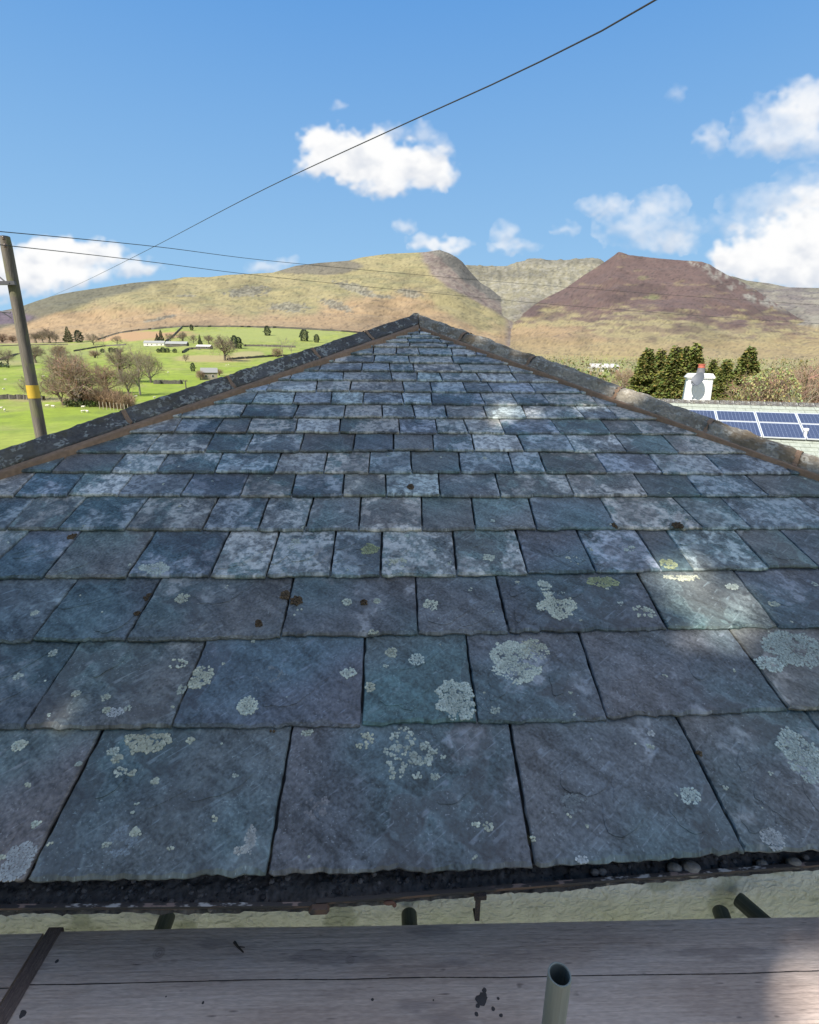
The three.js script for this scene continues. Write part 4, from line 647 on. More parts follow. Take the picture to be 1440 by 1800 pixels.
// a leafless tree of height 1: [trunk geometry, crown geometry]
function bareTree(seed, o) {
  const rnd = rngOf(seed), T1 = new Soup(), C1 = new Soup();
  const grow = (p, d, len, r, lev) => {
    const pts = [p.clone()], q = p.clone(), dd = d.clone(), n = lev < 2 ? 4 : 3;
    for (let i = 0; i < n; i++) { dd.add(new THREE.Vector3(rnd() - .5, (rnd() - .5) * .6 + (lev > 2 ? o.up * .2 : .05), rnd() - .5).multiplyScalar(o.bend * (lev ? 1 : .35))).normalize(); q.addScaledVector(dd, len / n); pts.push(q.clone()); }
    const col = lev < 1 ? o.bark : mix3(o.bark, o.twig, clamp(lev / 3.5)).map((v) => v * (.8 + .4 * rnd()));
    limb(lev < 2 ? T1 : C1, pts, r, lev >= o.depth ? r * .35 : r * .62, lev < 2 ? 7 : 3, col);
    if (lev >= o.depth) return;
    const kids = lev === 0 ? o.first : lev < 3 ? 4 : 3 + (rnd() < .6 ? 1 : 0), turn = rnd() * 6.3;
    for (let k = 0; k < kids; k++) {
      const t = k === 0 ? 1 : lerp(lev === 0 ? o.from : .3, 1, rnd()), at = pts[Math.min(n, Math.round(t * n))], az = turn + k * 2.4 + rnd() * .8, tilt = (k === 0 && lev < 2 ? .25 : o.open * (.55 + .7 * rnd()));
      const a = (Math.abs(dd.y) < .95 ? new THREE.Vector3(0, 1, 0) : new THREE.Vector3(1, 0, 0)).cross(dd).normalize(), b = dd.clone().cross(a);
      const nd = dd.clone().multiplyScalar(Math.cos(tilt)).addScaledVector(a, Math.sin(tilt) * Math.cos(az)).addScaledVector(b, Math.sin(tilt) * Math.sin(az)).normalize();
      grow(at, nd, len * (.62 + .22 * rnd()) * (lev === 0 ? o.spread : 1), r * (k === 0 ? .62 : .48), lev + 1);
    }
  };
  for (let k = 0; k < (o.stems ?? 1); k++) grow(new THREE.Vector3(k ? (rnd() - .5) * .12 : 0, -.02, k ? (rnd() - .5) * .12 : 0), new THREE.Vector3(o.lean ?? 0, 1, 0).add(new THREE.Vector3(k ? rnd() - .5 : 0, 0, k ? rnd() - .5 : 0).multiplyScalar(.9)).normalize(), o.trunk, o.girth, 0);
  const g1 = T1.geo(), g2 = C1.geo(); g2.computeBoundingBox(); const h = g2.boundingBox.max.y; g1.scale(1 / h, 1 / h, 1 / h); g2.scale(1 / h, 1 / h, 1 / h);
  const w = Math.max(g2.boundingBox.max.x - g2.boundingBox.min.x, g2.boundingBox.max.z - g2.boundingBox.min.z) / h;
  return { g1, g2, w };
}
const BARK = [.15, .125, .095], TWIG = [.20, .16, .115], PINK = [.27, .19, .13], PALEW = [.26, .225, .165];
const bares = [
  bareTree(1, { depth: 6, first: 6, from: .45, trunk: .26, girth: .03, spread: .95, open: .78, bend: .5, up: .6, bark: BARK, twig: TWIG }),
  bareTree(2, { depth: 6, first: 7, from: .4, trunk: .24, girth: .034, spread: .85, open: .9, bend: .6, up: .4, bark: BARK, twig: TWIG }),
  bareTree(3, { depth: 6, first: 6, from: .45, trunk: .34, girth: .022, spread: .85, open: .75, bend: .4, up: .9, bark: [.30, .275, .22], twig: TWIG }),
  bareTree(4, { depth: 5, first: 6, from: .3, trunk: .22, girth: .022, spread: .9, open: .85, bend: .7, up: .5, bark: BARK, twig: PINK, stems: 3 }),
  bareTree(5, { depth: 6, first: 5, from: .45, trunk: .28, girth: .03, spread: 1, open: .8, bend: .7, up: .5, bark: BARK, twig: TWIG, lean: -.45 }),
  bareTree(6, { depth: 4, first: 6, from: .4, trunk: .5, girth: .014, spread: .6, open: .6, bend: .45, up: .9, bark: PALEW, twig: PALEW }),
];
function addBare(kind, at, h, label, group, turn = 0, wide = 1) {
  const b = bares[kind], g = tag(base('bare_tree', at.x, at.y - .05 * h * .2, at.z, turn), label, 'tree', group);
  part('trunk', b.g1, barkMat, g); part('crown', b.g2, barkMat, g); g.scale.set(h * wide, h, h * wide); return g;
}
// evergreens of height 1
function evergreen(seed, n, width, cols, round = 0, droop = .5) {
  const rnd = rngOf(seed), spots = [], lobes = [];
  for (let i = 0; i < 26; i++) lobes.push([rnd() * 6.3, rnd(), .55 + .5 * rnd()]);
  for (let i = 0; i < n; i++) {
    const t = round ? rnd() : 1 - Math.sqrt(rnd()) * .999, y = .06 + .94 * t, a = rnd() * 6.3; let R = round ? Math.sqrt(Math.max(0, 1 - Math.pow((t - .45) / .56, 2))) : Math.pow(1 - t, .86) * (.86 + .14 * Math.sin(t * 42 + a)) + .004;
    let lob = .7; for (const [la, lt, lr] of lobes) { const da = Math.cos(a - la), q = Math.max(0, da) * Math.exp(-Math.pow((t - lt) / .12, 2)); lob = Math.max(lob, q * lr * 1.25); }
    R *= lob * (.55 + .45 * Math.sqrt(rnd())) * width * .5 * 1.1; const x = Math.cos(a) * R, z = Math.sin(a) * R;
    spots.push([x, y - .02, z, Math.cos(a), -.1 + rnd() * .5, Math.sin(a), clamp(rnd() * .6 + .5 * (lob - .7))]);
  }
  const S = new Soup(); limb(S, [new THREE.Vector3(0, -.03, 0), new THREE.Vector3(.004, .4, 0), new THREE.Vector3(0, .93, 0)], .022, .003, 7, [.12, .08, .05]);
  return { g1: S.geo(), g2: leafCloud(spots, rnd, seed === 17 ? .045 : round ? .085 : .034, cols, droop) };
}
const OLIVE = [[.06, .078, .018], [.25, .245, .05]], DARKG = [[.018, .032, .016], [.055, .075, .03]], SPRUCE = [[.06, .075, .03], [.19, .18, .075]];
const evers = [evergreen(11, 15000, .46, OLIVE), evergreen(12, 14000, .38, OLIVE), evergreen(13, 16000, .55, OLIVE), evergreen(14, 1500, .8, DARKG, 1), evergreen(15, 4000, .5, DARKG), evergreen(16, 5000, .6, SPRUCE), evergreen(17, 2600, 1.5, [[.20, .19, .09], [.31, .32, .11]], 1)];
function addEver(kind, at, h, label, group, name = 'evergreen_tree', turn = 0, wide = 1) {
  const b = evers[kind], g = tag(base(name, at.x, at.y, at.z, turn), label, 'tree', group);
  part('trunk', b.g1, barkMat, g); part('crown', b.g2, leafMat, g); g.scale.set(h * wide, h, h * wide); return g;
}
// size in metres of so many pixels of the photograph at a point
const metres = (p, px) => { const d = p.clone().sub(EYE).applyQuaternion(camera.quaternion.clone().invert()); return px * -d.z / F; };
function plantBare(kind, x, yBase, yTop, label, group, wide, turn) { const p = ground(x, yBase); return addBare(kind, p, metres(p, yBase - yTop), label, group, turn ?? x * .37, wide); }
function plantEver(kind, x, yBase, yTop, label, group, wide) { const p = ground(x, yBase); return addEver(kind, p, metres(p, yBase - yTop), label, group, 'evergreen_tree', x * .7, wide); }

const ORD = ['first', 'second', 'third', 'fourth', 'fifth', 'sixth', 'seventh', 'eighth', 'ninth'];
// the fields at left
plantBare(0, 15, 644, 609, 'bare tree by the dark hedge bank at the left edge, left of the pole', null, 1);
plantBare(1, 63, 638, 605, 'gnarled bare tree with a thick dark trunk just right of the pole', null, 1.15);
plantBare(4, 74, 703, 652, 'low spreading bare tree crossing behind the yellow band of the pole', null, 1.35, 0);
plantBare(3, 134, 714, 620, 'large bushy bare tree in the middle of the thicket, dense pinkish twigs', null, .95);
plantBare(4, 114, 712, 640, 'bare tree with a dark leaning trunk at the left end of the thicket', null, 1.0, .3);
plantBare(1, 122, 692, 608, 'wide grey bare tree at the back of the thicket, right of the pole', null, .85);
plantBare(2, 247, 694, 598, 'tallest bare tree, its pale trunk catching the sun, beside the stone slope of the roof', null, .9);
plantBare(0, 266, 673, 615, 'bare tree with dark trunk just right of the tall pale-trunked tree', null, .95);
plantBare(1, 214, 672, 606, 'broad bare tree behind and left of the tall pale-trunked tree', null, .85);
plantBare(3, 190, 692, 640, 'rounded twiggy bare tree left of the tall pale trunk, nearer the hedge', null, 1.0);
plantBare(0, 227, 696, 642, 'dense low bare tree touching the tall pale trunk on its left', null, 1.05);
plantBare(4, 168, 663, 634, 'small leaning bare tree in the gap between the thicket and the tall trees', null, .9, 2.9);
for (const [x, top, k, which] of [[64, 583, 1, 'leftmost'], [76, 578, 0, 'second'], [88, 576, 1, 'third'], [99, 584, 0, 'rightmost']]) plantBare(k, x, 603, top, which + ' of four bare trees in the dark clump at the foot of the fell', 'bare trees of the dark rounded clump', 1.0);
plantEver(5, 121, 602, 574, 'pale olive conifer right of the dark bare clump at the foot of the fell', null, 1.1);
plantEver(3, 139, 602, 581, 'dark round evergreen right of the pale olive conifer under the fell', null, .8);
plantBare(0, 165, 607, 584, 'faint bare tree under the fell where the boundary wall starts to climb', null, 1.1);
plantBare(5, 182, 607, 584, 'slender bare tree beside the boundary wall under the fell', null, .9);
plantBare(0, 206, 606, 588, 'small bare tree left of the white farm buildings', null, 1.2);
plantBare(3, 6, 602, 586, 'low bare wood at the far left edge under the fell', null, 1.6);
plantBare(3, 24, 602, 589, 'low scrubby bare tree left of the pole under the fell', null, 1.4);
plantBare(3, 108, 627, 606, 'wide faint bare bush in the field behind the thicket', null, 1.5);
plantBare(3, 166, 629, 615, 'grey scrub bush in the field near the far pole', null, 1.5);
plantEver(4, 277, 600, 586, 'small dark conifer against the end of the white farm building', null, 1.3);
plantEver(4, 284, 600, 579, 'taller dark conifer behind the white farm building', null, 1.1);
plantBare(0, 300, 601, 584, 'small bare tree behind the farm roofs', null, 1.1);
plantBare(1, 322, 602, 582, 'wide bare tree behind the middle of the farm', null, 1.1);
plantBare(0, 340, 604, 587, 'bare tree between the farm and the small conifer', null, 1.2);
plantEver(4, 352, 606, 588, 'narrow dark conifer standing alone between bare trees right of the farm', null, 1.0);
plantBare(1, 367, 605, 588, 'bare tree right of the narrow dark conifer', null, 1.2);
plantBare(1, 396, 634, 587, 'large rounded bare tree standing alone in the field below the farm', null, .9);
plantEver(3, 413, 612, 590, 'dark evergreen right behind the large rounded bare tree', null, .7);
plantEver(3, 420, 613, 593, 'second dark evergreen, casting a shadow to the right, behind the rounded bare tree', null, .8);
plantEver(3, 337, 581, 571, 'tiny dark tree on the boundary wall under the fell', null, .8);
plantEver(3, 470, 590, 573, 'round dark tree alone in the upper olive field', null, .8);
plantEver(3, 535, 600, 580, 'dark leaning evergreen in the upper field near the roof apex', null, 1.0);
plantEver(3, 557, 602, 588, 'smaller dark evergreen right of the leaning one, close to the hip stones', null, .9);
plantBare(5, 497, 627, 590, 'pale bare tree with open twigs above the left hip stones', null, 1.0);
plantBare(5, 513, 625, 595, 'second pale bare tree right beside the open-twigged one', null, 1.0);
plantBare(3, 487, 628, 611, 'low pale bush left of the pale bare trees', null, 1.2);
plantBare(0, 327, 637, 620, 'small reddish bare tree in the tan rushy field', null, .8);
plantEver(3, 340, 653, 638, 'small olive ivy-covered tree left above the stone barn', null, .65);
plantBare(3, 352, 668, 650, 'bare bush leaning on the left end of the stone barn', null, .9);
plantBare(3, 385, 660, 648, 'reddish bare bush at the right end of the stone barn', null, 1.3);
for (const [i, x] of [[0, 181], [1, 196], [2, 205], [3, 279], [4, 287], [5, 295], [6, 308]]) { const p = ground(x, 620), g = evers[3]; const b = tag(base('green_shrub', p.x, p.y, p.z, i), ORD[i < 3 ? i : i - 3] + (i < 3 ? ' small green shrub from the left in the short row left of the tall trees' : ' small green shrub from the left in the row below the white farm'), 'shrub', i < 3 ? 'green shrubs left of the tall trees' : 'green shrubs below the farm'); part('stem', g.g1, barkMat, b); part('leaves', g.g2, leafMat, b); const h = metres(p, 7 + (i * 5) % 3); b.scale.set(h * 1.3, h, h * 1.3); }

// pinkish hedge and green brush along the near field
{
  const rnd = rngOf(31), S = new Soup(), G = [];
  for (let i = 0; i < 950; i++) { const t = rnd(), x = lerp(128, 236, t), yb = lerp(712, 722, t) - 6 * rnd() - (t > .85 ? 4 : 0), p = ground(x, yb), h = metres(p, (16 + 16 * rnd()) * (t > .8 ? .7 : 1)); const d = new THREE.Vector3(rnd() - .5, 1.4, rnd() - .5).normalize(), e = p.clone().addScaledVector(d, h); limb(S, [p, p.clone().addScaledVector(d, h * .5), e], .05, .02, 3, mix3([.25, .165, .10], [.34, .235, .15], rnd())); for (let k = 0; k < 3; k++) { const q = p.clone().addScaledVector(d, h * (.4 + .4 * rnd())), f = q.clone().add(new THREE.Vector3(rnd() - .5, rnd() * .8, rnd() - .5).multiplyScalar(h * .7)); limb(S, [q, f], .03, .012, 3, mix3([.28, .18, .11], [.38, .26, .17], rnd())); } }
  const hedge = whole('hedge', S.geo(), barkMat); tag(hedge, 'pinkish brown leafless hedge along the far side of the near field', 'hedge');
  for (let i = 0; i < 900; i++) { const t = rnd(), p = ground(lerp(116, 176, t), 716 - 5 * rnd()); G.push([p.x, p.y + rnd() * metres(p, 9), p.z, rnd() - .5, .5, rnd() - .5, rnd()]); }
  tag(whole('bramble_bank', leafCloud(G, rnd, .5, [[.035, .05, .015], [.10, .12, .03]]), leafMat), 'low dark green brush at the foot of the thicket beside the near field', 'brush');
  const H = []; for (let i = 0; i < 240; i++) { const p = ground(lerp(-30, 17, rnd()), 648 - 4 * rnd()); H.push([p.x, p.y + rnd() * metres(p, 5), p.z, rnd() - .5, .5, rnd() - .5, rnd()]); }
  tag(whole('hedge_bank', leafCloud(H, rnd, .9, DARKG), leafMat), 'short dark hedge bank at the left edge of the middle field', 'hedge');
  // fence posts along the hedge, pale stakes
  for (let i = 0; i < 9; i++) { const p = ground(lerp(176, 226, i / 8), lerp(719, 724, i / 8)); const s = tag(whole('fence_post', mergeGeometries([new THREE.CylinderGeometry(.05, .06, 1.3, 7).translate(0, .65, 0), new THREE.ConeGeometry(.05, .08, 7).translate(0, 1.34, 0)]), std([.40, .34, .26])), ORD[i] + ' pale wooden stake from the left in front of the pinkish hedge', 'fence post', 'pale stakes in front of the hedge'); s.position.copy(p); }
}

// ------------------------------------------------------------------ dry stone walls
const wallStone = new THREE.MeshStandardMaterial({ map: texture(256, (x, y) => { const n = fbm(x * 14, y * 14, 4, 211), k = vn(x * 30, y * 40, 213); return mix3([.05, .045, .04], [.17, .155, .13], n * .6 + k * .4); }), roughness: 1, bumpMap: roughBump, bumpScale: .05 });
function fieldWall(pts, h, label, w = .8, mat = wallStone) {
  const P = []; for (let i = 0; i + 1 < pts.length; i++) { const n = 14; for (let k = 0; k < n; k++) { const t = k / n; P.push(ground(lerp(pts[i][0], pts[i + 1][0], t), lerp(pts[i][1], pts[i + 1][1], t))); } } P.push(ground(...pts[pts.length - 1]));
  const S = new Soup(); let prev = null, L = 0;
  P.forEach((p, i) => { const d = (P[i + 1] ?? p).clone().sub(P[i - 1] ?? p).setY(0).normalize(), a = new THREE.Vector3(d.z, 0, -d.x), hh = h * (.85 + .3 * vn(i * .9, h * 7, 5)); if (i) L += p.distanceTo(P[i - 1]); const r = [[-w / 2, -.6], [-w * .3, hh], [w * .3, hh], [w / 2, -.6]].map(([q, y]) => [p.x + a.x * q, p.y + y, p.z + a.z * q]); if (prev) for (let k = 0; k < 3; k++) S.quad(prev.r[k], r[k], r[k + 1], prev.r[k + 1], null, [prev.L / 4, k * .4], [L / 4, k * .4], [L / 4, k * .4 + .4], [prev.L / 4, k * .4 + .4]); prev = { r, L }; });
  return tag(whole('field_wall', S.geo(), mat), label, 'dry stone wall');
}
fieldWall([[172, 598], [190, 592], [210, 586], [245, 581], [320, 575], [400, 575], [480, 576], [560, 580], [640, 586]], 2.4, 'long dark boundary wall between the green fields and the brown fell');
fieldWall([[291, 602], [305, 591], [320, 576]], 2.2, 'short wall climbing from the farm up to the long boundary wall');
fieldWall([[130, 618], [165, 612], [185, 609], [222, 607]], 1.7, 'field wall running towards the white farm from the left');
fieldWall([[428, 609], [455, 609], [490, 610], [520, 611]], 1.8, 'straight dark field wall right of the dark evergreens');
fieldWall([[321, 621], [330, 615], [345, 614], [352, 615]], 1.6, 'small crooked wall above the tan rushy patch');
fieldWall([[270, 675], [295, 675], [322, 675]], 1.2, 'low dark wall in the field left of the far pole with crossarm');
fieldWall([[400, 633], [440, 630], [480, 627], [540, 625]], 1.3, 'thin wall crossing the field right of the lone rounded tree');
fieldWall([[-60, 703], [0, 702], [40, 702], [78, 704]], 1.0, 'low brown stone bank behind the near field, left of the pole foot');
fieldWall([[-40, 610], [20, 608], [60, 607], [120, 606]], 1.3, 'thin wall under the fell at the far left');
fieldWall([[0, 634], [30, 623], [48, 622]], 1.2, 'thin wall left of the pole in the middle fields');

// ------------------------------------------------------------------ far buildings
const limeMat = std([.62, .60, .55]), farSlate = std([.27, .275, .27], .8), stoneWall = wallStone, darkPane = std([.03, .035, .04], .3);
function farHouse(name, label, at, L, D, h, rise, turn, wm, rm, windows, category = 'building') {
  const g = tag(base(name, at.x, at.y - .4, at.z, turn), label, category);
  const s = new THREE.Shape([new THREE.Vector2(-D / 2, 0), new THREE.Vector2(D / 2, 0), new THREE.Vector2(D / 2, h), new THREE.Vector2(0, h + rise), new THREE.Vector2(-D / 2, h)]);
  part('wall', new THREE.ExtrudeGeometry(s, { depth: L, bevelEnabled: false }).rotateY(Math.PI / 2).translate(-L / 2, 0, 0), wm, g);
  const sl = Math.hypot(D / 2, rise) + .35, an = Math.atan2(rise, D / 2);
  const roof = part('roof', mergeGeometries([-1, 1].map((k) => new THREE.BoxGeometry(L + .5, .14, sl).translate(0, .09, k * (sl / 2 - .02)).rotateX(k * an).translate(0, h + rise, 0))), rm, g);
  for (const [x, y, w, hh] of windows) { const f = part('window', boxG(w + .16, hh + .16, .08, x, y, D / 2 + .02), limeMat, g); part('pane', boxG(w, hh, .06, x, y, D / 2 + .05), darkPane, f); }
  return g;
}
{
  const f1 = ground(273, 608), f2 = ground(312, 609), f3 = ground(360, 613), b = ground(369, 667), w1 = atRange(1058, 668, 260);
  farHouse('white_farm_building', 'long white-walled farm building with grey roof, leftmost of the farm', f1, metres(f1, 34), 7, metres(f1, 5.5), metres(f1, 3.5), .12, limeMat, farSlate, [[-6, 1.6, .9, 1.1], [-2, 1.6, .9, 1.1], [3, 1.6, .9, 1.1], [7, 1.6, .9, 1.1]]);
  farHouse('stone_farm_building', 'darker low stone farm building in the middle of the farm', f2, metres(f2, 36), 7, metres(f2, 5), metres(f2, 4), .08, stoneWall, farSlate, [[-4, 1.5, 1, 1], [5, 1.5, 1, 1]]);
  farHouse('pale_roofed_shed', 'low shed with pale roof at the right end of the farm', f3, metres(f3, 24), 8, metres(f3, 4), metres(f3, 3), .05, stoneWall, std([.52, .50, .47]), [[-3, 1.2, 1.4, 1.2], [3, 1.2, 1.4, 1.2]]);
  farHouse('stone_barn', 'small stone field barn with grey roof just above the left hip stones', b, metres(b, 26), metres(b, 16), metres(b, 14), metres(b, 7), .35, std([.26, .225, .18], 1), std([.23, .23, .23]), [[-1.2, 1.6, .7, .8], [1.2, 1.6, .7, .8]], 'barn');
  w1.y = groundY(w1.x, w1.z); farHouse('white_bungalow', 'long white bungalow half hidden by scrub right of the roof apex', w1, metres(w1, 46), 8, metres(w1, 8), metres(w1, 6), -.1, std([.45, .43, .39]), std([.46, .45, .43]), [[-5, 1.8, 1.4, 1.2], [-1, 1.8, 1.4, 1.2], [4, 1.8, 1.4, 1.2]]);
}

// ------------------------------------------------------------------ poles and wires
const poleMat = new THREE.MeshStandardMaterial({ map: texture(512, (x, y) => { const n = fbm(x * 12, y * 2.5, 4, 221), g = fbm(x * 70, y * 9, 3, 223), a = smooth(.5, .62, fbm(x * 5, y * 5, 4, 225)); let c = mix3([.05, .045, .038], [.15, .13, .105], n); c = mix3(c, [.13, .13, .06], a * .6); return c.map((v) => v * (.6 + .75 * g)); }, true, THREE.RepeatWrapping), roughness: .95, bumpMap: roughBump, bumpScale: .01 });
const metalMat = std([.10, .10, .11], .5, { metalness: .6 }), wireMat = std([.02, .02, .022], .6), porcelain = std([.10, .07, .05], .25);
{
  const top = atRange(8.5, 416, 18.4), g = groundY(top.x, top.z), H = top.y - g, p = tag(base('utility_pole', top.x, g, top.z), 'tall weathered wooden utility pole with a yellow band, leaning out of the left edge', 'utility pole');
  const S = new Soup(), n = 20, m = 40, R = (t) => lerp(.168, .130, t) * (1 - .12 * smooth(.985, 1, t)), Q = (j, k) => { const t = j / m, a = k / n * 2 * Math.PI, r = R(t) * (1 + .03 * (fbm(Math.cos(a) * 3 + t * 3, Math.sin(a) * 3, 3, 227) - .5)); return [Math.cos(a) * r, t * H - .1 * (j === 0), Math.sin(a) * r]; };
  for (let j = 0; j < m; j++) for (let k = 0; k < n; k++) { const u = (a, b) => [b / n, a / m * 3]; S.quad(Q(j, k), Q(j + 1, k), Q(j + 1, k + 1), Q(j, k + 1), null, u(j, k), u(j + 1, k), u(j + 1, k + 1), u(j, k + 1)); }
  for (let k = 0; k < n; k++) S.tri(Q(m, k), [0, H + .03, 0], Q(m, k + 1), null, [0, 0], [.1, .1], [.1, 0]);
  part('post', S.geo(true), poleMat, p);
  const yAt = (py, x) => { const d = ray(x, py), h = Math.hypot(top.x, top.z); return EYE.y + d.y / Math.hypot(d.x, d.z) * h - g; };
  const y1 = yAt(677, 52), y0 = yAt(700, 57), t = (y0 + y1) / 2 / H, r = R(t) + .006;
  part('yellow_band', new THREE.CylinderGeometry(r - .001, r + .001, y1 - y0, 24, 1, true).translate(0, (y0 + y1) / 2, 0), new THREE.MeshStandardMaterial({ color: lin(.46, .30, .02), roughness: .6, side: THREE.DoubleSide, bumpMap: roughBump, bumpScale: .004 }), p);
  const ya = yAt(499, 20), arm = part('crossarm', mergeGeometries([new THREE.BoxGeometry(1.5, .09, .10).translate(-.62, 0, .19), new THREE.CylinderGeometry(.02, .02, .5, 8).rotateX(Math.PI / 2)]), metalMat, p); arm.position.y = ya; arm.rotation.y = .2; arm.rotation.z = .04;
  part('brace', tubeBetween(new THREE.Vector3(-.85, ya + .75, .2), new THREE.Vector3(.02, ya - .05, .2), .02, 8), metalMat, p);
  const yb = yAt(550, 27); part('bracket', mergeGeometries([tubeBetween(new THREE.Vector3(-.15, yb, .1), new THREE.Vector3(-.45, yb + .03, .16), .02, 8), tubeBetween(new THREE.Vector3(-.45, yb + .03, .16), new THREE.Vector3(-.5, yb + .12, .16), .02, 8), tubeBetween(new THREE.Vector3(-.15, yb - .14, .1), new THREE.Vector3(-.32, yb, .14), .014, 8)]), metalMat, p);
  for (const py of [421, 434]) { const y = yAt(py, 10), i = part('insulator', new THREE.LatheGeometry([[0, -.05], [.03, -.05], [.045, -.03], [.03, -.015], [.045, .01], [.03, .03], [.02, .05], [0, .05]].map(([a, b]) => new THREE.Vector2(a, b)), 14), porcelain, p); i.position.set(.10, y, .19); }
  part('pole_cap', new THREE.SphereGeometry(.120, 18, 8, 0, 6.2832, 0, Math.PI / 2).scale(1, .25, 1).translate(0, H - .005, 0), metalMat, p);
  // wires: sagging tubes through points of the sky
  const wire = (pts, r, label, name = 'overhead_wire') => tag(whole(name, new THREE.TubeGeometry(new THREE.CatmullRomCurve3(pts), 90, r, 6), wireMat), label, 'cable');
  wire([[-120, 398, 15], [0, 407, 18.2], [270, 433, 23], [480, 459, 30], [960, 502, 44], [1440, 536, 55], [1700, 548, 62]].map(([x, y, r]) => atRange(x, y, r)), .011, 'thin overhead wire, upper of the two crossing the whole sky in front of the fells');
  wire([[-120, 418, 15.5], [16, 432, 18.2], [230, 456, 23], [480, 487, 30], [960, 534, 44], [1200, 553, 50], [1440, 569, 55], [1700, 584, 62]].map(([x, y, r]) => atRange(x, y, r)), .011, 'thin overhead wire, lower of the two crossing the sky and the fells');
  wire([[1360, -140, 7.5], [1155, 0, 8.5], [930, 118, 10.2], [700, 223, 13], [470, 330, 19], [270, 434, 33], [150, 494, 60], [85, 523, 110]].map(([x, y, r]) => atRange(x, y, r)), .0125, 'thick black cable rising steeply from the left hills to the top right of the sky');
  for (const [x, yb2, yt, label] of [[328, 690, 669, 'small distant utility pole with crossarm right above the left hip stones'], [172, 630, 609, 'far utility pole standing in the field left of the tall bare trees'], [182, 606, 590, 'farthest little utility pole by the wall under the fell']]) {
    const q = ground(x, yb2), h = metres(q, yb2 - yt), d = tag(base('distant_pole', q.x, q.y, q.z), label, 'utility pole'); part('post', new THREE.CylinderGeometry(.14, .18, h, 9).translate(0, h / 2, 0), poleMat, d); part('crossarm', boxG(metres(q, 8), .22, .2, 0, h - .25, .1), poleMat, d);
    for (const k of [-1, 1]) part('insulator', new THREE.CylinderGeometry(.06, .1, .3, 8).translate(k * metres(q, 3), h, .1), porcelain, d);
  }
}

// ------------------------------------------------------------------ sheep
{
  const sheepGeo = (() => {
    const n = 46, mc = new MarchingCubes(n, new THREE.MeshBasicMaterial(), false, false, 40000), caps = [[[-.42, .62, 0], .24, [.32, .64, 0], .25], [[.36, .68, 0], .17, [.60, .80, 0], .10], [[.60, .80, 0], .09, [.76, .72, 0], .055], [[.58, .86, .08], .03, [.60, .84, .17], .022], [[.58, .86, -.08], .03, [.60, .84, -.17], .022], [[-.60, .70, 0], .06, [-.66, .48, 0], .035]];
    for (const [x, z] of [[.28, .13], [.28, -.13], [-.38, .13], [-.38, -.13]]) caps.push([[x, .5, z], .09, [x + (x < 0 ? -.03 : 0), .28, z], .05], [[x + (x < 0 ? -.03 : 0), .28, z], .045, [x, .02, z], .04]);
    mc.reset(); let i = 0; for (let z = 0; z < n; z++) for (let y = 0; y < n; y++) for (let x = 0; x < n; x++, i++) { const P = [x, y, z].map((q) => (q - n / 2) / (n / 2)), p = [P[0], P[1] + .5, P[2]]; let d = 1e3; for (const [a, ra, b, rb] of caps) { const ab = b.map((v, k) => v - a[k]), ap = p.map((v, k) => v - a[k]), t = clamp((ab[0] * ap[0] + ab[1] * ap[1] + ab[2] * ap[2]) / (ab[0] ** 2 + ab[1] ** 2 + ab[2] ** 2)), q = Math.hypot(ap[0] - ab[0] * t, ap[1] - ab[1] * t, ap[2] - ab[2] * t) - lerp(ra, rb, t), h = clamp(.5 + .5 * (d - q) / .05); d = lerp(d, q, h) - .05 * h * (1 - h); } mc.field[i] = -d; }
    mc.isolation = 0; mc.update(); const g = new THREE.BufferGeometry(); g.setAttribute('position', new THREE.BufferAttribute(mc.positionArray.slice(0, mc.count * 3), 3)); g.setAttribute('normal', new THREE.BufferAttribute(mc.normalArray.slice(0, mc.count * 3), 3)); g.translate(0, .5, 0); return g;
  })();
  const fleece = std([.62, .58, .48], 1);
  for (const [x, y, a, label] of [[2, 720, .4, 'white sheep at the left edge of the near field'], [9, 724, 2.2, 'white sheep second from the left edge of the near field'], [84, 716, .2, 'pale sheep at the far side of the near field, right of the pole'], [94, 717, 3.0, 'pale sheep next to another right of the pole'], [147, 726, .8, 'white sheep below the green brush, left of a pair'], [154, 726, 2.6, 'white sheep below the green brush, right of a pair'], [147, 718, .1, 'sheep close under the dark green brush'], [10, 669, .3, 'large pale sheep in the middle field left of the pole'], [7, 686, 1.6, 'lone white sheep left of the pole above the stone bank'], [77, 663, .2, 'white sheep in the field between the pole and the thicket'], [36, 671, 2.4, 'white sheep just left of the pole in the middle field'], [239, 699, .5, 'white sheep right by the foot of the tall pale tree'], [398, 643, .3, 'white sheep below the large rounded tree, left of a pair'], [402, 642, 2.7, 'white sheep below the large rounded tree, right of a pair'], [272, 701, 1.1, 'white sheep close above the hip stones at left'], [296, 656, .4, 'small white sheep in the field below the shrub row'], [345, 636, 2.0, 'small white sheep above the stone barn']]) {
    const p = ground(x, y); const s = tag(whole('sheep', sheepGeo, fleece), label, 'sheep', 'sheep grazing in the fields'); s.position.copy(p); s.rotation.y = a; s.scale.setScalar(.56);
  }
}

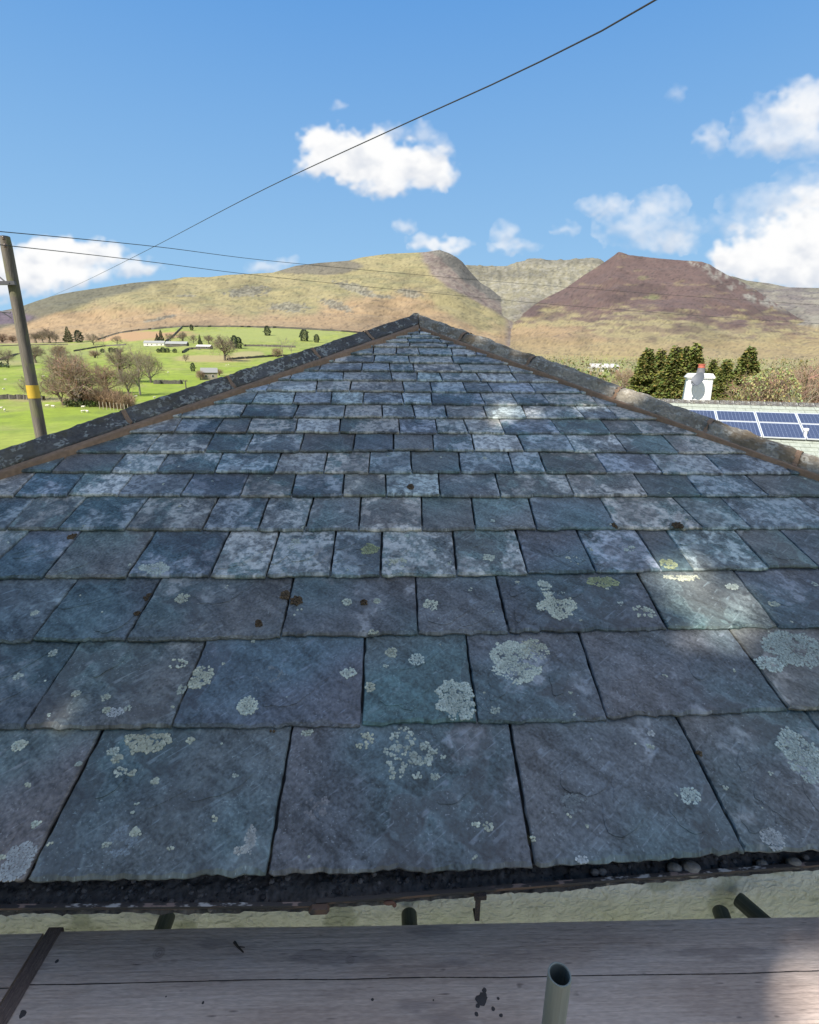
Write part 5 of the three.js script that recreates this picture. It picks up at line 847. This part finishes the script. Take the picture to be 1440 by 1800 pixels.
// ------------------------------------------------------------------ right side: neighbouring house with solar panels, conifers, scrub
{
  const A = atRange(1160, 703, 21.2), B = atRange(1440, 711, 24.5); B.y = A.y;
  const e = ray(1440, 711); { const k = (A.y - EYE.y) / e.y; B.copy(EYE).addScaledVector(e, k); }
  const X = B.clone().sub(A).setY(0).normalize(), turn = Math.atan2(-X.z, X.x), pitch = 27 * D2R, Ht = A.y - .02;
  const nb = tag(base('neighbouring_house', A.x, 0, A.z, turn), 'low neighbouring house at right with pale green slate roof and white chimney', 'house');
  const rnd = rngOf(51), x0 = -7.5, x1 = 11, SL = 3.75, cs = Math.cos(pitch), sn = Math.sin(pitch), R = (x, s, n) => [x, Ht - s * sn + n * cs, s * cs + n * sn];
  const gs = new THREE.MeshStandardMaterial({ map: texture(512, (x, y) => { const n = fbm(x * 12, y * 12, 4, 231), g = fbm(x * 60, y * 60, 3, 233), k = vn(x * 24, y * 3, 5); return mix3([.25, .275, .235], [.40, .43, .37], n * .6 + k * .4).map((v) => v * (.7 + .5 * g)); }), roughness: .8, bumpMap: roughBump, bumpScale: .01 });
  const S = new Soup(), rows = 17; for (let i = 0; i < rows; i++) { const s0 = .12 + i * (SL - .12) / rows, s1 = s0 + (SL - .12) / rows + .05; for (let x = x0; x < x1;) { const w = .28 + .3 * rnd(), b = Math.min(x1, x + w), h = .022 + .008 * rnd(), a4 = [R(x + .004, s0, .005), R(b - .004, s0, .005), R(b - .004, s1, h), R(x + .004, s1, h)], u = rnd() * 4, uv = [[u, 0], [u + w, 0], [u + w, .25], [u, .25]]; S.quad(a4[3], a4[2], a4[1], a4[0], null, uv[3], uv[2], uv[1], uv[0]); S.quad(R(x + .004, s1, h - .016), R(b - .004, s1, h - .016), a4[2], a4[3], null, uv[0], uv[1], uv[1], uv[0]); x = b; } }
  const sl = part('roof_slates', S.geo(), gs, nb); sl.userData.kind = 'stuff';
  const under = mergeGeometries([-1, 1].map((k) => { const g = new THREE.BoxGeometry(x1 - x0, .1, SL); g.translate((x0 + x1) / 2, -.052, k * SL / 2).rotateX(k * pitch).translate(0, Ht, 0); return g; }));
  part('roof', under, deckMat, nb);
  const rid = []; for (let x = x0; x < x1; x += .47) { const s = new THREE.Shape([new THREE.Vector2(-.16, -.06), new THREE.Vector2(0, .055), new THREE.Vector2(.16, -.06), new THREE.Vector2(.15, -.085), new THREE.Vector2(0, .025), new THREE.Vector2(-.15, -.085)]); part('ridge_tile', new THREE.ExtrudeGeometry(s, { depth: .45, bevelEnabled: false }).rotateY(Math.PI / 2).translate(x, Ht + .01 + .006 * rnd(), 0), stoneL, nb); }
  const ez = SL * cs, ey = Ht - SL * sn; part('wall', boxG(x1 - x0 - .4, ey, ez * 2 - .7, (x0 + x1) / 2, ey / 2 - .03, 0), limeMat, nb);
  const gab = new THREE.Shape([new THREE.Vector2(-ez + .36, ey - .05), new THREE.Vector2(ez - .36, ey - .05), new THREE.Vector2(0, Ht - .17)]); for (const x of [x0 + .2, x1 - .45]) part('gable', new THREE.ExtrudeGeometry(gab, { depth: .25, bevelEnabled: false }).rotateY(Math.PI / 2).translate(x, 0, 0), limeMat, nb);
  part('gutter', mergeGeometries([boxG(x1 - x0, .1, .09, (x0 + x1) / 2, ey - .06, ez + .07), boxG(x1 - x0, .16, .025, (x0 + x1) / 2, ey - .08, ez - .02)]), std([.75, .75, .73], .4), nb);
  part('roof_vent', new THREE.LatheGeometry([[.001, .2], [.07, .19], [.075, .12], [.05, .11], [.05, -.1], [0, -.1]].map(([r, y]) => new THREE.Vector2(r, y)), 14), std([.7, .7, .68], .5), nb).position.set(...R(4.0, 2.0, .13));
  // chimney
  nb.updateMatrixWorld(true);
  const loc = (px, py, z) => { const inv = nb.matrixWorld.clone().invert(), o = EYE.clone().applyMatrix4(inv), d = ray(px, py).transformDirection(inv); return o.addScaledVector(d, (z - o.z) / d.z); };
  const c0 = loc(1204, 699, .05), c1 = loc(1251, 699, .05), ct = loc(1230, 661, .05), cx = (c0.x + c1.x) / 2, cw = c1.x - c0.x, cy = ct.y;
  const white = new THREE.MeshStandardMaterial({ map: texture(256, (x, y) => { const n = fbm(x * 8, y * 8, 4, 241), g = fbm(x * 60, y * 60, 2, 243); return [.74, .74, .72].map((v) => v * (.88 + .12 * n + .06 * g)); }), roughness: .9, bumpMap: roughBump, bumpScale: .012 });
  const cb = new THREE.CylinderGeometry(.46, .5, cy - Ht + .55, 4, 1).rotateY(Math.PI / 4); cb.scale(cw / (2 * .5 * Math.SQRT1_2), 1, .62 / (2 * .5 * Math.SQRT1_2) * 1); cb.translate(cx, (cy + Ht - .55) / 2, -.28);
  const ch = part('chimney', cb.toNonIndexed(), white, nb);
  const cap = new THREE.CylinderGeometry(.40, .5, .13, 4, 1).rotateY(Math.PI / 4); cap.scale(cw * 1.06 / (2 * .5 * Math.SQRT1_2), 1, .72 / (2 * .5 * Math.SQRT1_2)); cap.translate(cx, cy + .02, -.28); part('chimney_cap', mergeGeometries([cap.toNonIndexed(), boxG(cw * 1.02, .05, .68, cx, cy - .06, -.28).toNonIndexed()]), white, ch);
  const pt = loc(1233, 647, -.28), ph = pt.y - cy - .05;
  part('flue', new THREE.CylinderGeometry(.11, .15, ph, 16).translate(pt.x, cy + .05 + ph / 2, -.28), std([.12, .12, .13], .7), ch);
  part('chimney_pot', new THREE.LatheGeometry([[.10, -.02], [.165, 0], [.175, .05], [.15, .07], [.16, .2], [.185, .21], [.185, .25], [.13, .25], [.13, .02]].map(([r, y]) => new THREE.Vector2(r, y)), 18).scale(.66, .55, .66).translate(pt.x, cy + .05 + ph, -.28), std([.42, .11, .07], .8), ch);
  const dz = .62 / 2 - .28 + .02, dp = loc(1228, 668, dz + .3), dish = tag(base('satellite_dish'), 'small grey satellite dish fixed to the front of the white chimney', 'satellite dish');
  const toW = (v) => v.clone().applyMatrix4(nb.matrixWorld); dish.position.copy(toW(dp)); dish.rotation.y = turn - .75;
  const prof = []; for (let i = 0; i <= 10; i++) prof.push(new THREE.Vector2(.26 * i / 10, .07 * (i / 10) ** 2)); for (let i = 10; i >= 0; i--) prof.push(new THREE.Vector2(.258 * i / 10, .07 * (i / 10) ** 2 - .008));
  part('reflector', new THREE.LatheGeometry(prof, 28).rotateX(Math.PI / 2 - .5).scale(.85, 1, 1), std([.10, .11, .13], .6), dish);
  part('feed_arm', mergeGeometries([tubeBetween(new THREE.Vector3(0, -.2, .03), new THREE.Vector3(0, -.06, .36), .012, 8), new THREE.CylinderGeometry(.03, .04, .09, 10).rotateX(1.2).translate(0, -.04, .36)]), std([.25, .25, .27], .6), dish);
  const back = dish.worldToLocal(toW(new THREE.Vector3(dp.x + .12, dp.y - .12, dz))); dish.updateMatrixWorld(true); const back2 = dish.worldToLocal(toW(new THREE.Vector3(dp.x + .12, dp.y - .12, dz - .02)));
  part('bracket', tubeBetween(new THREE.Vector3(0, -.02, -.01), back2, .018, 8), std([.25, .25, .27], .6), dish);
  // solar panels: two rows of four, each a framed sheet of cells
  const plane = (px, py) => { const inv = nb.matrixWorld.clone().invert(), o = EYE.clone().applyMatrix4(inv), d = ray(px, py).transformDirection(inv), n = new THREE.Vector3(0, cs, sn), p0 = new THREE.Vector3(...R(0, 0, .12)), k = p0.sub(o).dot(n) / d.dot(n), p = o.addScaledVector(d, k); return [p.x, (p.z - .12 * sn) / cs]; };
  const t1 = plane(1257, 721), t2 = plane(1326, 722), m1 = plane(1340, 742), b1 = plane(1340, 768), PW = t2[0] - t1[0], r0 = t1[1], rm = m1[1], rb = b1[1];
  const cellMat = new THREE.MeshPhysicalMaterial({ color: lin(.016, .036, .10), roughness: .32, clearcoat: .6, clearcoatRoughness: .1 }), frameMat = std([.62, .64, .66], .4, { metalness: .3 }), backMat = std([.22, .28, .42], .5);
  const names = ['first', 'second', 'third', 'fourth'];
  for (let i = 0; i < 4; i++) for (const [row, sA, sB] of [['upper', r0, rm], ['lower', rm, rb]]) {
    const w = PW - .022, h = sB - sA - .02, x = t1[0] + (i - 1) * PW + PW / 2, s = (sA + sB) / 2;
    const wp = toW(new THREE.Vector3(...R(x, s, .10))), g = tag(base('solar_panel', wp.x, wp.y, wp.z), `blue solar panel, ${names[i]} from the left in the ${row} row on the neighbouring roof`, 'solar panel', 'solar panels on the neighbouring roof'); g.rotation.set(pitch, turn, 0, 'YXZ');
    part('frame', mergeGeometries([boxG(w, .04, .022, 0, 0, -h / 2 + .011), boxG(w, .04, .022, 0, 0, h / 2 - .011), boxG(.022, .04, h - .044, -w / 2 + .011, 0, 0), boxG(.022, .04, h - .044, w / 2 - .011, 0, 0)]), frameMat, g);
    part('backing', boxG(w - .044, .02, h - .044, 0, .002, 0), backMat, g);
    const nx = 10, nz = 6, cwid = (w - .06) / nx, chh = (h - .06) / nz; const cells = []; for (let a = 0; a < nx; a++) for (let b = 0; b < nz; b++) cells.push(boxG(cwid * .93, .006, chh * .92, (a + .5 - nx / 2) * cwid, .0145, (b + .5 - nz / 2) * chh)); part('cell_grid', mergeGeometries(cells), cellMat, g).userData.kind = 'stuff';
    part('roof_hook', mergeGeometries([-1, 1].map((k) => boxG(.04, .09, .06, k * w * .3, -.055, 0))), metalMat, g);
  }

  // conifers behind it
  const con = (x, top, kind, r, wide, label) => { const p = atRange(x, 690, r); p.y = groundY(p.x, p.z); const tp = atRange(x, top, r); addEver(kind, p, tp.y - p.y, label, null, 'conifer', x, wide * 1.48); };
  con(1131, 608, 2, 64, 1.0, 'leftmost conifer of the tall group behind the solar roof, broad at the foot');
  con(1153, 609, 0, 66, .95, 'second conifer from the left in the tall group, slightly shorter');
  con(1178, 603, 0, 62, 1.0, 'middle conifer of the tall group behind the chimney');
  con(1196, 605, 1, 68, 1.0, 'fourth conifer of the tall group, partly hidden behind the tallest');
  con(1212, 599, 1, 63, 1.05, 'tallest conifer, standing at the right end of the group left of the chimney pot');
  con(1246, 629, 1, 66, .9, 'short conifer directly right of the chimney pot');
  con(1270, 627, 2, 62, .85, 'dark broad conifer between the chimney and the ragged one');
  con(1307, 605, 2, 66, .95, 'ragged tall conifer standing apart, right of the chimney');
  con(1226, 650, 2, 70, .9, 'low bright conifer just behind the chimney pot');
  { const p = atRange(1357, 690, 55); p.y = groundY(p.x, p.z); const tp = atRange(1357, 644, 55); addEver(6, p, (tp.y - p.y), 'round yellowish green willow right of the conifers', null, 'willow_tree', .4, .62); addBare(3, p.clone().add(new THREE.Vector3(.2, 0, -.8)), (tp.y - p.y) * .98, 'leafless stems standing inside the round willow', null, .3, 1.0); }
  const br = (kind, x, top, r, wide, label) => { const p = atRange(x, 690, r); p.y = groundY(p.x, p.z); const tp = atRange(x, top, r); addBare(kind, p, tp.y - p.y, label, null, x, wide); };
  br(5, 1321, 650, 60, .55, 'slim silvery birch between the ragged conifer and the willow');
  br(3, 1402, 636, 58, .9, 'pinkish twiggy tree right of the round willow');
  br(3, 1432, 630, 64, 1.0, 'taller pinkish twiggy tree near the right edge');
  br(5, 1418, 662, 48, .8, 'pale branching bush in front of the pinkish trees at right');
  br(5, 1382, 640, 90, .8, 'thin bare tree behind the willow');
  br(5, 1345, 632, 110, .8, 'wispy bare tree further back behind the willow');
  br(3, 1462, 640, 60, .9, 'twiggy tree cut by the right edge of the photograph');
  br(5, 1085, 655, 90, 1.0, 'pale leafless bush left of the tall conifers');
  br(5, 1068, 662, 75, 1.1, 'pale leafless bush close above the right hip stones');
  br(3, 1096, 645, 120, 1.0, 'grey bare tree beside the foot of the leftmost conifer');
  { const p = atRange(1446, 690, 52); p.y = groundY(p.x, p.z); addEver(3, p, metres(p, 38), 'dark green bush at the right edge above the solar panels', null, 'evergreen_bush', 0, .8); }
  // scrub and hedgerow trees across the valley floor: one mass
  const r2 = rngOf(61), spots = [], tw = new Soup();
  for (let i = 0; i < 340; i++) { const x = lerp(925, 1500, r2()), r = 120 * Math.pow(6.5, r2()), q = atRange(x, 660, r); q.y = groundY(q.x, q.z); const h = (1.6 + 3.4 * r2()) * (.7 + r / 500), n = 26, k0 = r2(); if (x < 1100 && x > 1030 && r < 255 && r2() < .35) continue; for (let k = 0; k < n; k++) { const a = r2() * 6.3, rr = Math.sqrt(r2()) * h * .75; spots.push([q.x + Math.cos(a) * rr, q.y + h * (.15 + .85 * r2()), q.z + Math.sin(a) * rr, Math.cos(a), .6, Math.sin(a), clamp(k0 + (r2() - .5) * .3)]); } for (let k = 0; k < 9; k++) limb(tw, [q.clone(), q.clone().add(new THREE.Vector3((r2() - .5) * h, h * (.8 + .5 * r2()), (r2() - .5) * h))], .07, .03, 3, mix3([.20, .17, .12], [.30, .27, .2], r2())); }
  const mass = whole('scrub_leaves', leafCloud(spots, r2, 1.1, [[.17, .145, .085], [.20, .21, .075]]), leafMat); mass.userData.kind = 'stuff'; tag(mass, 'pale olive scrub and hedgerow growth across the valley floor right of the roof', 'scrub');
  const mass2 = whole('scrub_twigs', tw.geo(), barkMat); mass2.userData.kind = 'stuff'; tag(mass2, 'grey leafless twigs standing in the olive scrub of the valley floor', 'twigs');
}

// ------------------------------------------------------------------ what shades the roof: two trees behind the viewer, to the left
{
  const rnd = rngOf(71);
  // thin places in the crowns, where sun reaches the slates and the board
  const gaps = [[uvWorld(...toUV(1205, 1042)), .17], [uvWorld(...toUV(1255, 1050)), .30], [uvWorld(...toUV(1335, 1085)), .15], [uvWorld(...toUV(1415, 1145)), .12], [uvWorld(...toUV(1470, 1120)), .14], [atHeight(1440, 1790, BY), .22], [uvWorld(...toUV(845, 728)), .16], [uvWorld(...toUV(905, 716)), .10], [uvWorld(...toUV(1010, 730)), .07], [uvWorld(...toUV(30, 1290)), .05]];
  const hit = (x, y, z) => gaps.some(([g, r]) => { const dx = x - g.x, dy = y - g.y, dz = z - g.z, t = dx * SUN.x + dy * SUN.y + dz * SUN.z; return Math.hypot(dx - SUN.x * t, dy - SUN.y * t, dz - SUN.z * t) < r + .16; });
  const hipEdge = (() => { const a = slopeLocal(APEX[0], APEX[1], .06), b = slopeLocal(atV(hipR, 0), 0, .06), A = house.localToWorld(a.clone()), B = house.localToWorld(b.clone()), n = B.clone().sub(A).cross(SUN).normalize(); if (n.x < 0) n.negate(); return { A, n }; })();      // the plane through the right hip along the sun
  function shader(label, cx, cz, base0, h, R, n, kind) {
    const t = tag(base('leafy_tree', cx, 0, cz), label, 'tree'), S = new Soup(), spots = [], blobs = [];
    limb(S, [new THREE.Vector3(0, -.2, 0), new THREE.Vector3(.1, base0 * .6, 0), new THREE.Vector3(0, h * .62, .1)], .42, .14, 10, [.13, .10, .075]);
    for (let i = 0; i < 46; i++) { const a = rnd() * 6.3, u = rnd(), rr = Math.sqrt(rnd()) * R * Math.sqrt(Math.max(.05, 1 - Math.pow(u * 2 - .85, 2) * .8)); blobs.push([Math.cos(a) * rr, base0 + (h - base0) * u, Math.sin(a) * rr, R * (.24 + .2 * rnd())]); }
    for (const [x, y, z, r] of blobs) { if (![.3, .5, .75, 1].some((k) => hit(cx + x * k, lerp(Math.max(base0 * .5, y - Math.hypot(x, z) * .8), y, k), cz + z * k))) limb(S, [new THREE.Vector3(0, Math.max(base0 * .5, y - Math.hypot(x, z) * .8), 0), new THREE.Vector3(x * .5, y - r * .5, z * .5), new THREE.Vector3(x, y, z)], .09, .03, 5, [.13, .10, .075]); for (let k = 0; k < n; k++) { const a = rnd() * 6.3, b = Math.acos(2 * rnd() - 1), q = r * Math.cbrt(rnd()), ox = Math.sin(b) * Math.cos(a), oy = Math.cos(b), oz = Math.sin(b) * Math.sin(a), X = x + ox * q, Y = y + oy * q * .85, Z = z + oz * q; const wx = X + cx, wz = Z + cz; if (hit(wx, Y, wz) || (wx - hipEdge.A.x) * hipEdge.n.x + (Y - hipEdge.A.y) * hipEdge.n.y + (wz - hipEdge.A.z) * hipEdge.n.z > .0 - .3 * vn(wx * .8, Y * .8, 7)) continue; spots.push([X, Y, Z, ox, oy, oz, rnd()]); } }
    part('trunk', S.geo(), barkMat, t); part('crown', leafCloud(spots, rnd, .42, [[.03, .05, .012], [.08, .11, .03]]), leafMat, t);
  }
  shader('tall leafy tree behind the viewer that shades the left of the roof', -11.6, 8.4, 9, 26, 5.4, 560);
  shader('lower leafy tree behind the viewer that shades the eave and the boards', -5.2, 6.6, 7, 18.5, 4.6, 520);
}



scene.updateMatrixWorld(true);
renderer.render(scene, camera);
